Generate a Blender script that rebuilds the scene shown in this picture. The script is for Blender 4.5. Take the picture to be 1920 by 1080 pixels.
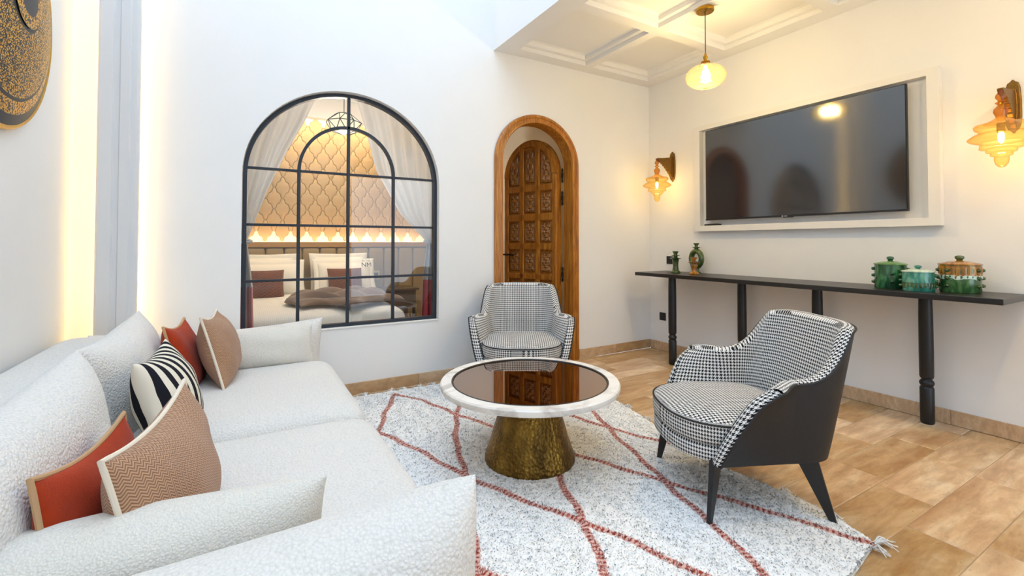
import bpy, bmesh, math, random
import numpy as np
from mathutils import Vector, Matrix, geometry
random.seed(7); np.random.seed(7)
for o in list(bpy.data.objects): bpy.data.objects.remove(o, do_unlink=True)
S = bpy.context.scene
COL = S.collection
PI = math.pi

# ---------------------------------------------------------------- camera
cd = bpy.data.cameras.new('camera'); cam = bpy.data.objects.new('camera', cd); COL.objects.link(cam)
cd.sensor_fit = 'HORIZONTAL'; cd.sensor_width = 36.0; cd.lens = 36.0*860.0/1920.0
cd.shift_y = -(540.0-437.0)/1920.0; cd.clip_start = .02; cd.clip_end = 100
cam.location = (0, 0, 1.15)
cam.rotation_euler = (math.radians(90+1.211), 0, math.radians(-30.36))
S.camera = cam
# ---------------------------------------------------------------- world / exposure
W = bpy.data.worlds.new('overcast_sky'); S.world = W; W.use_nodes = True
wb = W.node_tree.nodes['Background']
wb.inputs[0].default_value = (.69, .84, 1.0, 1); wb.inputs[1].default_value = 1.95
vs = S.view_settings
vs.view_transform = 'Standard'; vs.look = 'None'; vs.gamma = 1.0; vs.use_curve_mapping = False
vs.exposure = 0.72
# portal over the open courtyard (guides sampling of the sky, gives no light of its own)
pl = bpy.data.lights.new('sky_portal', 'AREA'); pl.shape = 'RECTANGLE'; pl.size = 2.8; pl.size_y = 6.2
pl.cycles.is_portal = True
po = bpy.data.objects.new('sky_portal', pl); COL.objects.link(po); po.location = (.525, .5, 5.0)
pl2 = bpy.data.lights.new('added_opening_portal', 'AREA'); pl2.shape = 'RECTANGLE'; pl2.size = 1.8; pl2.size_y = 2.5; pl2.cycles.is_portal = True
po2 = bpy.data.objects.new('added_opening_portal', pl2); COL.objects.link(po2); po2.location = (2.85, -2.82, 1.28); po2.rotation_euler = (math.radians(90), 0, 0)  # samples sky through the added opening behind the camera, emits nothing

# ---------------------------------------------------------------- helpers
def lin(c):
    c = c/255.0
    return c/12.92 if c <= .04045 else ((c+.055)/1.055)**2.4
def rgb(r, g, b): return (lin(r), lin(g), lin(b), 1)

class NT:
    """tiny node helper"""
    def __init__(s, name):
        m = bpy.data.materials.new(name); m.use_nodes = True
        s.m = m; s.t = m.node_tree; s.n = s.t.nodes; s.l = s.t.links
        s.b = s.n['Principled BSDF']; s.out = s.n['Material Output']
    def node(s, typ, **kw):
        n = s.n.new(typ)
        for k, v in kw.items(): setattr(n, k, v)
        return n
    def link(s, a, b): s.l.new(a, b)
    def tex(s, kind='Object'):
        if not hasattr(s, '_tc'): s._tc = s.node('ShaderNodeTexCoord')
        return s._tc.outputs[kind]
    def math(s, op, a, b=None, c=None):
        n = s.node('ShaderNodeMath', operation=op)
        for i, v in enumerate((a, b, c)):
            if v is None: continue
            if isinstance(v, (int, float)): n.inputs[i].default_value = v
            else: s.link(v, n.inputs[i])
        return n.outputs[0]
    def noise(s, scale, detail=3, rough=.55, vec=None, dist=0):
        n = s.node('ShaderNodeTexNoise'); n.inputs['Scale'].default_value = scale
        n.inputs['Detail'].default_value = detail; n.inputs['Roughness'].default_value = rough
        n.inputs['Distortion'].default_value = dist
        s.link(vec if vec is not None else s.tex(), n.inputs['Vector']); return n.outputs['Fac']
    def voro(s, scale, vec=None, feature='F1'):
        n = s.node('ShaderNodeTexVoronoi', feature=feature); n.inputs['Scale'].default_value = scale
        s.link(vec if vec is not None else s.tex(), n.inputs['Vector']); return n.outputs['Distance']
    def mapping(s, scale=(1, 1, 1), rot=(0, 0, 0), vec=None):
        n = s.node('ShaderNodeMapping'); n.inputs['Scale'].default_value = scale; n.inputs['Rotation'].default_value = rot
        s.link(vec if vec is not None else s.tex(), n.inputs['Vector']); return n.outputs[0]
    def ramp(s, fac, stops):
        n = s.node('ShaderNodeValToRGB'); cr = n.color_ramp
        while len(cr.elements) < len(stops): cr.elements.new(.5)
        for e, (p, c) in zip(cr.elements, stops): e.position = p; e.color = c
        s.link(fac, n.inputs[0]); return n.outputs[0]
    def mix(s, fac, a, b, mode='MIX'):
        n = s.node('ShaderNodeMix', data_type='RGBA', blend_type=mode)
        for sock, v in ((n.inputs[0], fac), (n.inputs[6], a), (n.inputs[7], b)):
            if isinstance(v, (int, float)): sock.default_value = v
            elif isinstance(v, tuple): sock.default_value = v
            else: s.link(v, sock)
        return n.outputs[2]
    def col(s, v):
        if isinstance(v, tuple): s.b.inputs['Base Color'].default_value = v
        else: s.link(v, s.b.inputs['Base Color'])
    def bump(s, h, strength=.3, dist=.01):
        n = s.node('ShaderNodeBump'); n.inputs['Strength'].default_value = strength; n.inputs['Distance'].default_value = dist
        s.link(h, n.inputs['Height']); s.link(n.outputs[0], s.b.inputs['Normal'])
    def set(s, **kw):
        for k, v in kw.items():
            k2 = {'rough': 'Roughness', 'metal': 'Metallic', 'spec': 'Specular IOR Level', 'sheen': 'Sheen Weight', 'coat': 'Coat Weight', 'ior': 'IOR',
                  'emit': 'Emission Strength', 'ecol': 'Emission Color', 'coat_rough': 'Coat Roughness', 'sss': 'Subsurface Weight'}[k]
            s.b.inputs[k2].default_value = v
        return s

MATS = {}
def plain(name, c, rough=.5, metal=0., **kw):
    m = NT(name); m.col(c); m.set(rough=rough, metal=metal, **kw); MATS[name] = m.m; return m.m

class MB:
    """mesh collector: everything added becomes ONE mesh object"""
    def __init__(s): s.v = []; s.f = []; s.uv = []
    def add(s, verts, faces, uvs=None):
        o = len(s.v); s.v += [tuple(map(float, p)) for p in verts]; s.f += [tuple(i+o for i in f) for f in faces]
        s.uv += list(uvs) if uvs is not None else [(p[0], p[1]) for p in verts]
        return s
    def box(s, x0, x1, y0, y1, z0, z1):
        v = [(x0,y0,z0),(x1,y0,z0),(x1,y1,z0),(x0,y1,z0),(x0,y0,z1),(x1,y0,z1),(x1,y1,z1),(x0,y1,z1)]
        return s.add(v, [(0,3,2,1),(4,5,6,7),(0,1,5,4),(1,2,6,5),(2,3,7,6),(3,0,4,7)])
    def lathe(s, prof, seg=28, c=(0,0,0), axis='z', cap=True):
        """prof: list of (r, h)"""
        vs_, fs = [], []
        for r, h in prof:
            for k in range(seg):
                a = 2*PI*k/seg; p = (r*math.cos(a), r*math.sin(a), h)
                if axis == 'x': p = (h, r*math.cos(a), r*math.sin(a))
                vs_.append((p[0]+c[0], p[1]+c[1], p[2]+c[2]))
        n = len(prof)
        for i in range(n-1):
            for k in range(seg):
                k2 = (k+1) % seg
                fs.append((i*seg+k, i*seg+k2, (i+1)*seg+k2, (i+1)*seg+k))
        if cap:
            if prof[0][0] > 1e-4: fs.append(tuple(range(seg-1, -1, -1)))
            if prof[-1][0] > 1e-4: fs.append(tuple((n-1)*seg+k for k in range(seg)))
        return s.add(vs_, fs)
    def tube(s, path, r, seg=8, closed=False):
        P_ = [Vector(p) for p in path]; n = len(P_); vs_, fs = [], []
        up = None
        for i, p in enumerate(P_):
            if closed: t = (P_[(i+1) % n]-P_[i-1])
            else: t = P_[min(i+1, n-1)]-P_[max(i-1, 0)]
            t.normalize()
            if up is None:
                up = Vector((0, 0, 1)) if abs(t.z) < .9 else Vector((1, 0, 0))
            up = (up - t*up.dot(t)).normalized(); sd = t.cross(up)
            rr = r[i] if isinstance(r, (list, tuple)) else r
            for k in range(seg):
                a = 2*PI*k/seg; vs_.append(p+up*(rr*math.cos(a))+sd*(rr*math.sin(a)))
        m = n if closed else n-1
        for i in range(m):
            j = (i+1) % n
            for k in range(seg):
                k2 = (k+1) % seg; fs.append((i*seg+k, i*seg+k2, j*seg+k2, j*seg+k))
        if not closed:
            fs.append(tuple(range(seg-1, -1, -1))); fs.append(tuple((n-1)*seg+k for k in range(seg)))
        return s.add(vs_, fs)
    def grid(s, fn, nu, nv, uvfn=None, wrap_u=False):
        vs_, uvs, fs = [], [], []
        for j in range(nv+1):
            for i in range(nu+(0 if wrap_u else 1)):
                u, v = i/nu, j/nv; vs_.append(fn(u, v)); uvs.append(uvfn(u, v) if uvfn else (u, v))
        w = nu+(0 if wrap_u else 1)
        for j in range(nv):
            for i in range(nu):
                i2 = (i+1) % w; fs.append((j*w+i, j*w+i2, (j+1)*w+i2, (j+1)*w+i))
        return s.add(vs_, fs, uvs)
    def prism(s, poly, d0, d1, plane='xz'):
        """extrude a 2D polygon; plane xz -> extruded along y, xy -> z, yz -> x"""
        n = len(poly)
        def pt(a, b, d): return {'xz': (a, d, b), 'xy': (a, b, d), 'yz': (d, a, b)}[plane]
        vs_ = [pt(a, b, d0) for a, b in poly]+[pt(a, b, d1) for a, b in poly]
        fs = [tuple(range(n)), tuple(range(2*n-1, n-1, -1))]+[(i, i+n, (i+1) % n+n, (i+1) % n) for i in range(n)]
        return s.add(vs_, fs)
    def mesh(s, name, mat, smooth=True, angle=40, fix=True):
        me = bpy.data.meshes.new(name); me.from_pydata(s.v, [], s.f)
        ul = me.uv_layers.new(name='UVMap')
        idx = np.empty(len(me.loops), dtype=np.int32); me.loops.foreach_get('vertex_index', idx)
        ul.data.foreach_set('uv', np.array(s.uv, dtype=np.float32)[idx].ravel())
        if fix:
            bm = bmesh.new(); bm.from_mesh(me); bmesh.ops.recalc_face_normals(bm, faces=bm.faces); bm.to_mesh(me); bm.free()
        if smooth:
            me.polygons.foreach_set('use_smooth', [True]*len(me.polygons))
            me.set_sharp_from_angle(angle=math.radians(angle))
        if mat is not None: me.materials.append(mat)
        me.update(); return me
    def build(s, name, mat, parent=None, smooth=True, angle=40, loc=None, rot=None, bevel=0, sub=0, fix=True):
        return link(name, s.mesh(name, mat, smooth, angle, fix), parent, loc, rot, bevel, sub)

def link(name, me, parent=None, loc=None, rot=None, bevel=0, sub=0):
    o = bpy.data.objects.new(name, me); COL.objects.link(o)
    if parent is not None: o.parent = parent
    if loc is not None: o.location = loc
    if rot is not None: o.rotation_euler = rot
    if bevel:
        b = o.modifiers.new('bevel', 'BEVEL'); b.width = bevel; b.segments = 2; b.limit_method = 'ANGLE'; b.angle_limit = math.radians(40)
    if sub:
        m = o.modifiers.new('sub', 'SUBSURF'); m.levels = sub; m.render_levels = sub
    return o
def thing(name, label, cat, loc=(0,0,0), rot=(0,0,0), group=None):
    o = bpy.data.objects.new(name, None); COL.objects.link(o); o.location = loc; o.rotation_euler = rot
    o.empty_display_size = .05
    return tag(o, label, cat, group)
def tag(o, label, cat, group=None):
    o['label'] = label; o['category'] = cat
    if group: o['group'] = group
    return o
def struct(o, label=None, cat=None):
    o['kind'] = 'structure'
    if label: o['label'] = label
    if cat: o['category'] = cat
    return o
def sempty(name, label, cat, loc=(0,0,0)):
    o = bpy.data.objects.new(name, None); COL.objects.link(o); o.location = loc; return struct(o, label, cat)
def copy_tree(o, parent=None):
    c = o.copy(); COL.objects.link(c); c.parent = parent
    for ch in o.children: copy_tree(ch, c)
    return c
def sgnpow(x, p): return math.copysign(abs(x)**p, x)
def sstep(a, b, x):
    t = min(1, max(0, (x-a)/(b-a))); return t*t*(3-2*t)
def lerp(a, b, t): return a+(b-a)*t

def rounded_box(w, d, h, r, n=10, bulge=0., seed=None, wob=0.):
    """soft upholstered block, centred in x/y, z from 0 to h"""
    mb = MB(); cache = {}; vs_, fs, uvs = [], [], []
    hx, hy, hz = w/2, d/2, h/2
    def coord(L, k, m):   # denser near the ends
        t = k/m*2-1; return math.copysign(1-(1-abs(t))**1.6, t)
    def vert(a, b, c):
        key = (round(a, 5), round(b, 5), round(c, 5))
        if key in cache: return cache[key]
        p = Vector((a*hx, b*hy, c*hz))
        q = Vector((max(-hx+r, min(hx-r, p.x)), max(-hy+r, min(hy-r, p.y)), max(-hz+r, min(hz-r, p.z))))
        dlt = p-q
        if dlt.length > 1e-9:
            p = q+dlt.normalized()*min(r, max(abs(dlt.x), abs(dlt.y), abs(dlt.z)))
        if bulge:
            k = (1-(p.x/hx)**4)*(1-(p.y/hy)**4); p.z += math.copysign(bulge, p.z)*max(0, k)*(abs(p.z)/hz)
        i = len(vs_); cache[key] = i; vs_.append((p.x, p.y, p.z+hz)); uvs.append((p.x, p.y)); return i
    for ax in range(3):
        for sgn in (-1, 1):
            for i in range(n):
                for j in range(n):
                    qd = []
                    for (ii, jj) in ((i, j), (i+1, j), (i+1, j+1), (i, j+1)):
                        a, b = coord(1, ii, n), coord(1, jj, n)
                        c = [0, 0, 0]; c[ax] = sgn; c[(ax+1) % 3] = a; c[(ax+2) % 3] = b; qd.append(vert(*c))
                    fs.append(tuple(qd))
    return mb.add(vs_, fs, uvs)

def cushion_pt(sx, sy, w, h, pinch):
    return (sx*w/2*(1-pinch*(1-sy*sy)), sy*h/2*(1-pinch*(1-sx*sx)))
def cushion(w, h, t, n=22, p=2.4, q=.55, pinch=.06, wr=0., seed=0, sag=0.):
    """pillow in local x (width), y (height), bulging along z; seam in the z=0 plane"""
    mb = MB(); rnd = random.Random(seed)
    ph = [rnd.uniform(0, 6.28) for _ in range(8)]
    vs_, fs, uvs = [], [], []
    def co(k): 
        t_ = k/n*2-1; return math.sin(t_*PI/2)
    idx = {}
    for side in (1, -1):
        for j in range(n+1):
            for i in range(n+1):
                edge = i in (0, n) or j in (0, n)
                if edge and side == -1: idx[(side, i, j)] = idx[(1, i, j)]; continue
                sx, sy = co(i), co(j); x, y = cushion_pt(sx, sy, w, h, pinch)
                pr = max(0, (1-abs(sx)**p)*(1-abs(sy)**p))**q
                z = side*t/2*pr
                if wr:
                    rr = math.hypot(sx, sy); an = math.atan2(sy, sx)
                    z += wr*pr**.6*(math.sin(5*an+ph[0]+3*rr)*rr**2+.6*math.sin(9*sx+ph[1]+2*sy)*math.sin(4*sy+ph[2]))*.5*side
                y -= sag*(1-sx*sx)*(sy > 0)*sy
                idx[(side, i, j)] = len(vs_); vs_.append((x, y, z)); uvs.append((x, y))
    for side in (1, -1):
        for j in range(n):
            for i in range(n):
                qd = (idx[(side, i, j)], idx[(side, i+1, j)], idx[(side, i+1, j+1)], idx[(side, i, j+1)])
                fs.append(qd if side == 1 else qd[::-1])
    return mb.add(vs_, fs, uvs)
def cushion_edge(w, h, pinch, n=20, sag=0.):
    pts = []
    def e(sx, sy):
        x, y = cushion_pt(sx, sy, w, h, pinch); y -= sag*(1-sx*sx)*(sy > 0)*sy; pts.append((x, y, 0))
    for k in range(n): e(-1+2*k/n, -1)
    for k in range(n): e(1, -1+2*k/n)
    for k in range(n): e(1-2*k/n, 1)
    for k in range(n): e(-1, 1-2*k/n)
    return pts
def pillow_matrix(c, yaw, lean, roll=0, base='x'):
    """base normal +X with width along +Y; yaw turns the face to -Y (the camera), lean tips the face up"""
    yw, ln, rl = map(math.radians, (yaw, lean, roll))
    n = Vector((math.cos(yw), -math.sin(yw), 0)); a = Vector((math.sin(yw), math.cos(yw), 0)); b = Vector((0, 0, 1))
    n2 = n*math.cos(ln)+b*math.sin(ln); b2 = b*math.cos(ln)-n*math.sin(ln)
    a3 = a*math.cos(rl)+b2*math.sin(rl); b3 = b2*math.cos(rl)-a*math.sin(rl)
    M = Matrix.Identity(4)
    for i in range(3): M[i][0] = a3[i]; M[i][1] = b3[i]; M[i][2] = n2[i]; M[i][3] = c[i]
    return M

# ---------------------------------------------------------------- materials
def m_wall(name, c, bump=.05):
    m = NT(name); n = m.noise(3.0, 4); m.col(m.mix(n, c, tuple(x*.95 for x in c[:3])+(1,)))
    m.bump(m.noise(60, 4), bump, .01); m.set(rough=.75, spec=.25); return m.m
WALL = m_wall('white_plaster', (.86, .86, .86, 1))
CEIL = m_wall('ceiling_plaster', (.86, .86, .86, 1), .02)
BWALL = m_wall('bedroom_plaster', (.74, .70, .63, 1), .03)
FRAMEW = plain('white_lacquer', (.80, .79, .77, 1), .45)
def m_stone(name, c1, c2, c3, scale=1., rough=.34):
    m = NT(name); oi = m.node('ShaderNodeObjectInfo')
    off = m.node('ShaderNodeVectorMath', operation='MULTIPLY_ADD')
    cmb = m.node('ShaderNodeCombineXYZ')
    for k in range(3): m.link(oi.outputs['Random'], cmb.inputs[k])
    m.link(cmb.outputs[0], off.inputs[0]); off.inputs[1].default_value = (37, 91, 13); m.link(m.tex(), off.inputs[2])
    v = off.outputs[0]
    n1 = m.noise(3.2*scale, 5, .6, m.mapping((.8, 3.0, 1), vec=v), .6)
    n2 = m.noise(11*scale, 6, .65, m.mapping((.5, 2.2, 1), vec=v), .4)
    n3 = m.noise(55*scale, 4, .6, v)
    a = m.ramp(n1, [(.30, c1), (.52, c2), (.72, c3)])
    b = m.mix(m.math('MULTIPLY', m.math('SUBTRACT', n2, .42), 2.1), a, tuple(x*.72 for x in c1[:3])+(1,))
    hv = m.node('ShaderNodeHueSaturation'); m.link(b, hv.inputs['Color'])
    m.link(m.math('MULTIPLY_ADD', oi.outputs['Random'], .42, .80), hv.inputs['Value'])
    m.link(m.math('MULTIPLY_ADD', oi.outputs['Random'], -.3, 1.12), hv.inputs['Saturation'])
    m.col(m.mix(m.math('MULTIPLY', m.math('GREATER_THAN', n3, .66), .35), hv.outputs[0], tuple(x*.5 for x in c1[:3])+(1,)))
    m.bump(n2, .06, .01); m.set(rough=rough, spec=.45); return m.m
STONE = m_stone('travertine', rgb(184,138,92), rgb(214,178,134), rgb(234,211,176))
SKIRT = m_stone('travertine_skirting', rgb(178,140,98), rgb(196,160,118), rgb(208,178,138), 2., .5)
GROUT = plain('grout', rgb(176,150,118), .8)
def m_wood(name, c1, c2, c3, sc=(9, 9, .8), rough=.38):
    m = NT(name); v = m.mapping(sc)
    n1 = m.noise(4, 5, .6, v, 1.2); n2 = m.noise(24, 4, .6, v)
    c = m.ramp(n1, [(.3, c1), (.5, c2), (.7, c3)])
    m.col(m.mix(m.math('MULTIPLY', n2, .35), c, tuple(x*.6 for x in c1[:3])+(1,))); m.bump(n2, .08, .005)
    m.set(rough=rough, coat=.25, coat_rough=.25); return m.m
WOOD = m_wood('honey_wood', rgb(136,76,16), rgb(182,112,30), rgb(212,148,56))
WOODD = m_wood('carved_wood', rgb(112,66,20), rgb(160,102,38), rgb(196,136,62), (14, 14, 3))
BLACK = plain('black_lacquer', rgb(24,24,26), .42)
BLACKT = plain('black_table_top', rgb(34,32,31), .33)
STEEL = plain('dark_steel', rgb(40,46,56), .42, .25)
IRON = plain('black_iron', rgb(20,20,20), .5, .4)
PLASTIC = plain('black_plastic', rgb(26,26,27), .45)
def m_glass(name, tint=(1,1,1,1), blend=.5, rough=0., base=.03, glow=0., edge=None):
    """thin glass: tinted see-through, view-angle reflection, a little scatter in coloured glass"""
    m = NT(name); m.n.remove(m.b)
    tr = m.node('ShaderNodeBsdfTransparent'); tr.inputs[0].default_value = tint
    if edge:
        l2 = m.node('ShaderNodeLayerWeight'); l2.inputs[0].default_value = .5; m.link(m.mix(m.math('POWER', l2.outputs['Facing'], 2.2), tint, edge), tr.inputs[0])
    gl = m.node('ShaderNodeBsdfGlossy'); gl.inputs['Roughness'].default_value = rough
    lw = m.node('ShaderNodeLayerWeight'); lw.inputs[0].default_value = .5
    fac = m.math('MULTIPLY_ADD', m.math('POWER', lw.outputs['Facing'], 4.), blend, base)
    src = tr.outputs[0]
    if glow:
        tl = m.node('ShaderNodeBsdfTranslucent'); tl.inputs[0].default_value = tint
        m0 = m.node('ShaderNodeMixShader'); m0.inputs[0].default_value = glow; m.link(src, m0.inputs[1]); m.link(tl.outputs[0], m0.inputs[2]); src = m0.outputs[0]
    mx = m.node('ShaderNodeMixShader'); m.link(fac, mx.inputs[0])
    m.link(src, mx.inputs[1]); m.link(gl.outputs[0], mx.inputs[2]); m.link(mx.outputs[0], m.out.inputs[0]); return m.m
PANE = m_glass('window_glass', (.97, .975, .97, 1), .5, 0., .05)
AMBER = m_glass('amber_glass', (1., .86, .50, 1), .25, .05, .04, .05, (.72, .40, .07, 1))
AMBERD = m_glass('deep_amber_glass', (.86, .52, .15, 1), .4, .08, .06, .15, (.5, .24, .04, 1))
def m_emit(name, c, s):
    m = NT(name); m.col((0, 0, 0, 1)); m.set(ecol=c, emit=s); return m.m
BULB = m_emit('warm_bulb', (1, .80, .45, 1), 16)
LED = m_emit('warm_led', (1, .62, .18, 1), 20)
LEDB = m_emit('bedroom_led', (1, .74, .42, 1), 34)
LAMPGLOW = m_emit('frosted_lamp_glass', (1, .84, .58, 1), .75)
def m_brass(name, c, rough=.32, sc=40, bs=.2):
    m = NT(name); n = m.noise(sc, 4); m.col(m.mix(n, c, tuple(x*.55 for x in c[:3])+(1,))); m.bump(n, bs, .01); m.set(rough=rough, metal=1.); return m.m
BRASS = m_brass('brass', rgb(200,150,50), .3)
OLDBRASS = m_brass('aged_brass', rgb(150,112,58), .42, 60)
def m_hammered():
    m = NT('hammered_bronze'); v = m.voro(70, m.mapping((1, 1, .8))); n = m.noise(9, 5, .65, m.mapping((1, 1, .35)))
    m.col(m.ramp(n, [(.3, rgb(70,52,26)), (.5, rgb(118,90,42)), (.72, rgb(172,136,62))]))
    m.bump(m.math('ADD', v, m.math('MULTIPLY', n, .5)), .7, .008); m.set(rough=.36, metal=1.); return m.m
BRONZE = m_hammered()
def m_boucle(name, c, sc=130., bs=.55):
    m = NT(name); n = m.noise(sc, 3, .6); v = m.voro(sc*.9)
    m.col(m.mix(m.math('MULTIPLY', v, .9), c, tuple(x*.80 for x in c[:3])+(1,)))
    m.bump(m.math('ADD', m.math('MULTIPLY', v, -1.), n), bs, .006); m.set(rough=.95, sheen=.25, spec=.1); return m.m
BOUCLE = m_boucle('cream_boucle', (.82, .795, .76, 1), 150, .55)
BOUCLE2 = m_boucle('ivory_weave', (.80, .765, .70, 1), 250, .45)
def m_velvet(name, c):
    m = NT(name); n = m.noise(26, 4, .6); f = m.noise(240, 2)
    m.col(m.mix(n, tuple(x*.78 for x in c[:3])+(1,), tuple(min(1, x*1.2) for x in c[:3])+(1,)))
    m.bump(f, .35, .004); m.set(rough=.9, sheen=.12, spec=.1); return m.m
RUST = m_velvet('rust_velvet', rgb(166,54,20))
def m_herring(name, c1, c2, per=.011, zig=.018):
    m = NT(name); sep = m.node('ShaderNodeSeparateXYZ'); m.link(m.tex('UV'), sep.inputs[0])
    x, y = sep.outputs[0], sep.outputs[1]
    tri = m.math('PINGPONG', x, zig/2)
    w = m.math('FRACT', m.math('DIVIDE', m.math('ADD', y, m.math('MULTIPLY', tri, 1.1)), per))
    st = m.math('SMOOTH_MIN', m.math('MULTIPLY', m.math('PINGPONG', w, .5), 2.), 1., .2)
    fac = m.math('MULTIPLY', m.math('ADD', st, m.math('MULTIPLY', m.noise(9, 3), .35)), .85)
    m.col(m.mix(fac, c1, c2)); m.bump(st, .4, .003); m.set(rough=.9, sheen=.2, spec=.1); return m.m
HERR = m_herring('herringbone_tan', rgb(104,56,34), rgb(198,160,128), .0075, .016)
HERRB = m_herring('herringbone_brown', rgb(74,36,24), rgb(128,76,52), .03, .05)
def m_stripe():
    m = NT('zebra_stripe'); n = m.noise(3.2, 2, .5, m.tex('UV'), .4)
    sep = m.node('ShaderNodeSeparateXYZ'); m.link(m.tex('UV'), sep.inputs[0])
    k = m.math('ADD', m.math('MULTIPLY', sep.outputs[0], 19.), m.math('MULTIPLY', n, .7))
    s_ = m.math('GREATER_THAN', m.math('FRACT', k), .50)
    m.col(m.mix(s_, rgb(226,218,202), rgb(30,31,38))); m.bump(m.noise(300, 2), .2, .003); m.set(rough=.9, spec=.1); return m.m
STRIPE = m_stripe()
CORD = plain('cream_piping', rgb(226,214,196), .85)
CORDT = plain('tan_piping', rgb(190,152,112), .85)
def m_hound(name, per=.0155):
    m = NT(name); sep = m.node('ShaderNodeSeparateXYZ'); m.link(m.tex('UV'), sep.inputs[0])
    def cell(o): return m.math('FLOOR', m.math('MULTIPLY', m.math('FRACT', m.math('DIVIDE', o, per)), 8.))
    i, j = cell(sep.outputs[0]), cell(sep.outputs[1])
    wi, wj = m.math('LESS_THAN', i, 4), m.math('LESS_THAN', j, 4)
    tw = m.math('LESS_THAN', m.math('MODULO', m.math('ADD', i, j), 4), 2)
    dark = m.math('ADD', m.math('MULTIPLY', tw, wi), m.math('MULTIPLY', m.math('SUBTRACT', 1., tw), wj))
    m.col(m.mix(dark, rgb(232,230,227), rgb(26,28,34))); m.bump(m.noise(300, 2), .15, .003)
    m.set(rough=.9, spec=.15, sheen=.1); return m.m
HOUND = m_hound('houndstooth')
LEATHER = NT('black_leather'); LEATHER.col(rgb(29,28,30)); LEATHER.bump(LEATHER.noise(260, 3), .25, .003); LEATHER.set(rough=.52, spec=.4); LEATHER = LEATHER.m
PIPE = plain('black_piping', rgb(28,28,32), .6)
def m_marble():
    m = NT('white_marble'); n = m.noise(5, 6, .6, None, 1.5)
    m.col(m.ramp(n, [(.35, rgb(200,192,184)), (.5, rgb(236,231,224)), (1., rgb(244,240,235))])); m.set(rough=.35); return m.m
MARBLE = m_marble()
TINTMIR = NT('bronze_mirror'); TINTMIR.col(rgb(160,132,114)); TINTMIR.set(rough=.02, metal=1.); TINTMIR = TINTMIR.m
def m_glaze(name, stops, sc=7., stretch=(1, 1, .35), rough=.16):
    m = NT(name); n = m.noise(sc, 5, .6, m.mapping(stretch), .7); m.col(m.ramp(n, stops)); m.bump(m.noise(45, 3), .25, .006); m.set(rough=rough, coat=.6, coat_rough=.08); return m.m
GREEN = m_glaze('green_glaze', [(.3, rgb(12,44,24)), (.5, rgb(24,82,46)), (.66, rgb(64,130,84)), (.8, rgb(170,205,170))], 22)
OLIVE = m_glaze('olive_glaze', [(.3, rgb(30,44,16)), (.5, rgb(62,84,32)), (.7, rgb(104,116,52)), (.85, rgb(180,130,40))], 25)
TEAL = m_glaze('teal_glaze', [(.3, rgb(22,84,72)), (.5, rgb(52,140,122)), (.7, rgb(128,186,160)), (.85, rgb(206,196,80))], 24)
MOSS = m_glaze('moss_glaze', [(.3, rgb(22,54,26)), (.52, rgb(52,96,48)), (.72, rgb(104,144,92)), (.9, rgb(190,200,170))], 24)
OCHRE = m_glaze('ochre_glaze', [(.3, rgb(96,50,10)), (.5, rgb(158,102,20)), (.7, rgb(196,146,52)), (.9, rgb(170,156,90))], 26)
MINT = m_glaze('mint_glaze', [(.3, rgb(150,190,170)), (.6, rgb(214,230,216)), (.9, rgb(236,240,228))], 24)
LIDG = m_glaze('pale_green_glaze', [(.3, rgb(74,120,64)), (.6, rgb(128,168,104)), (.9, rgb(170,196,140))], 14)

# =============================================================================================
#                                     THE SETTING
# =============================================================================================
RX, BY, LX, FY = 3.884, 3.615, -.87, -2.6     # right wall, back wall, left wall, wall behind the camera
CH, TOPZ, SX = 2.88, 5.0, 1.925               # soffit height, courtyard top, soffit edge
WT = .16                                      # back wall thickness
BED_Y = 6.05

def arch_pts(x0, x1, zs, zt, n=40):
    """left spring -> top -> right spring"""
    cx, hw = (x0+x1)/2, (x1-x0)/2
    return [(cx-hw*math.cos(PI*k/n), zs+(zt-zs)*math.sin(PI*k/n)) for k in range(n+1)]
WX0, WX1, WZ0, WZS, WZT = -.012, 1.412, .508, 1.625, 2.296     # window opening
DX0, DX1, DZS, DZT = 1.945, 2.862, 1.895, 2.345                # rough door opening (under the casing)
win_hole = [(WX0, WZ0)]+arch_pts(WX0, WX1, WZS, WZT)+[(WX1, WZ0)]
outer = [(LX-.2, 0), (DX0, 0)]+arch_pts(DX0, DX1, DZS, DZT)+[(DX1, 0), (RX+.2, 0), (RX+.2, TOPZ), (LX-.2, TOPZ)]
mb = MB()
polys = [outer, win_hole]
tri = geometry.tessellate_polygon([[Vector((x, z, 0)) for x, z in p] for p in polys])
flat = outer+win_hole; nfl = len(flat)
mb.add([(x, BY, z) for x, z in flat]+[(x, BY+WT, z) for x, z in flat], [tuple(t) for t in tri]+[tuple(i+nfl for i in t[::-1]) for t in tri])
o0 = 0
for p in polys:
    n = len(p); base = o0
    mb.f += [(base+i, base+(i+1) % n, base+(i+1) % n+nfl, base+i+nfl) for i in range(n)]; o0 += n
struct(mb.build('wall_back', WALL, angle=30), 'white plaster wall with arched window and arched door', 'wall')
struct(MB().box(LX-.2, LX, FY, BY, 0, TOPZ).build('wall_left', WALL), 'white plaster wall behind the cream sofa', 'wall')
struct(MB().box(RX, RX+.2, FY, BY, 0, CH+.25).build('wall_right', WALL), 'white plaster wall carrying the television', 'wall')
struct(MB().box(LX-.2, 1.95, FY-.2, FY, 0, TOPZ).box(1.95, 3.75, FY-.2, FY, 2.55, TOPZ).box(3.75, RX+.2, FY-.2, FY, 0, TOPZ).build('wall_front', WALL, smooth=False), 'white plaster wall behind the viewer with a wide opening added for light', 'wall')  # invented opening, lets sky light reach the right wall and chair
struct(MB().box(SX, SX+.2, FY, BY, CH+.03, TOPZ).build('wall_upper', WALL), 'bright upper wall above the coffered ceiling edge', 'wall')

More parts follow.
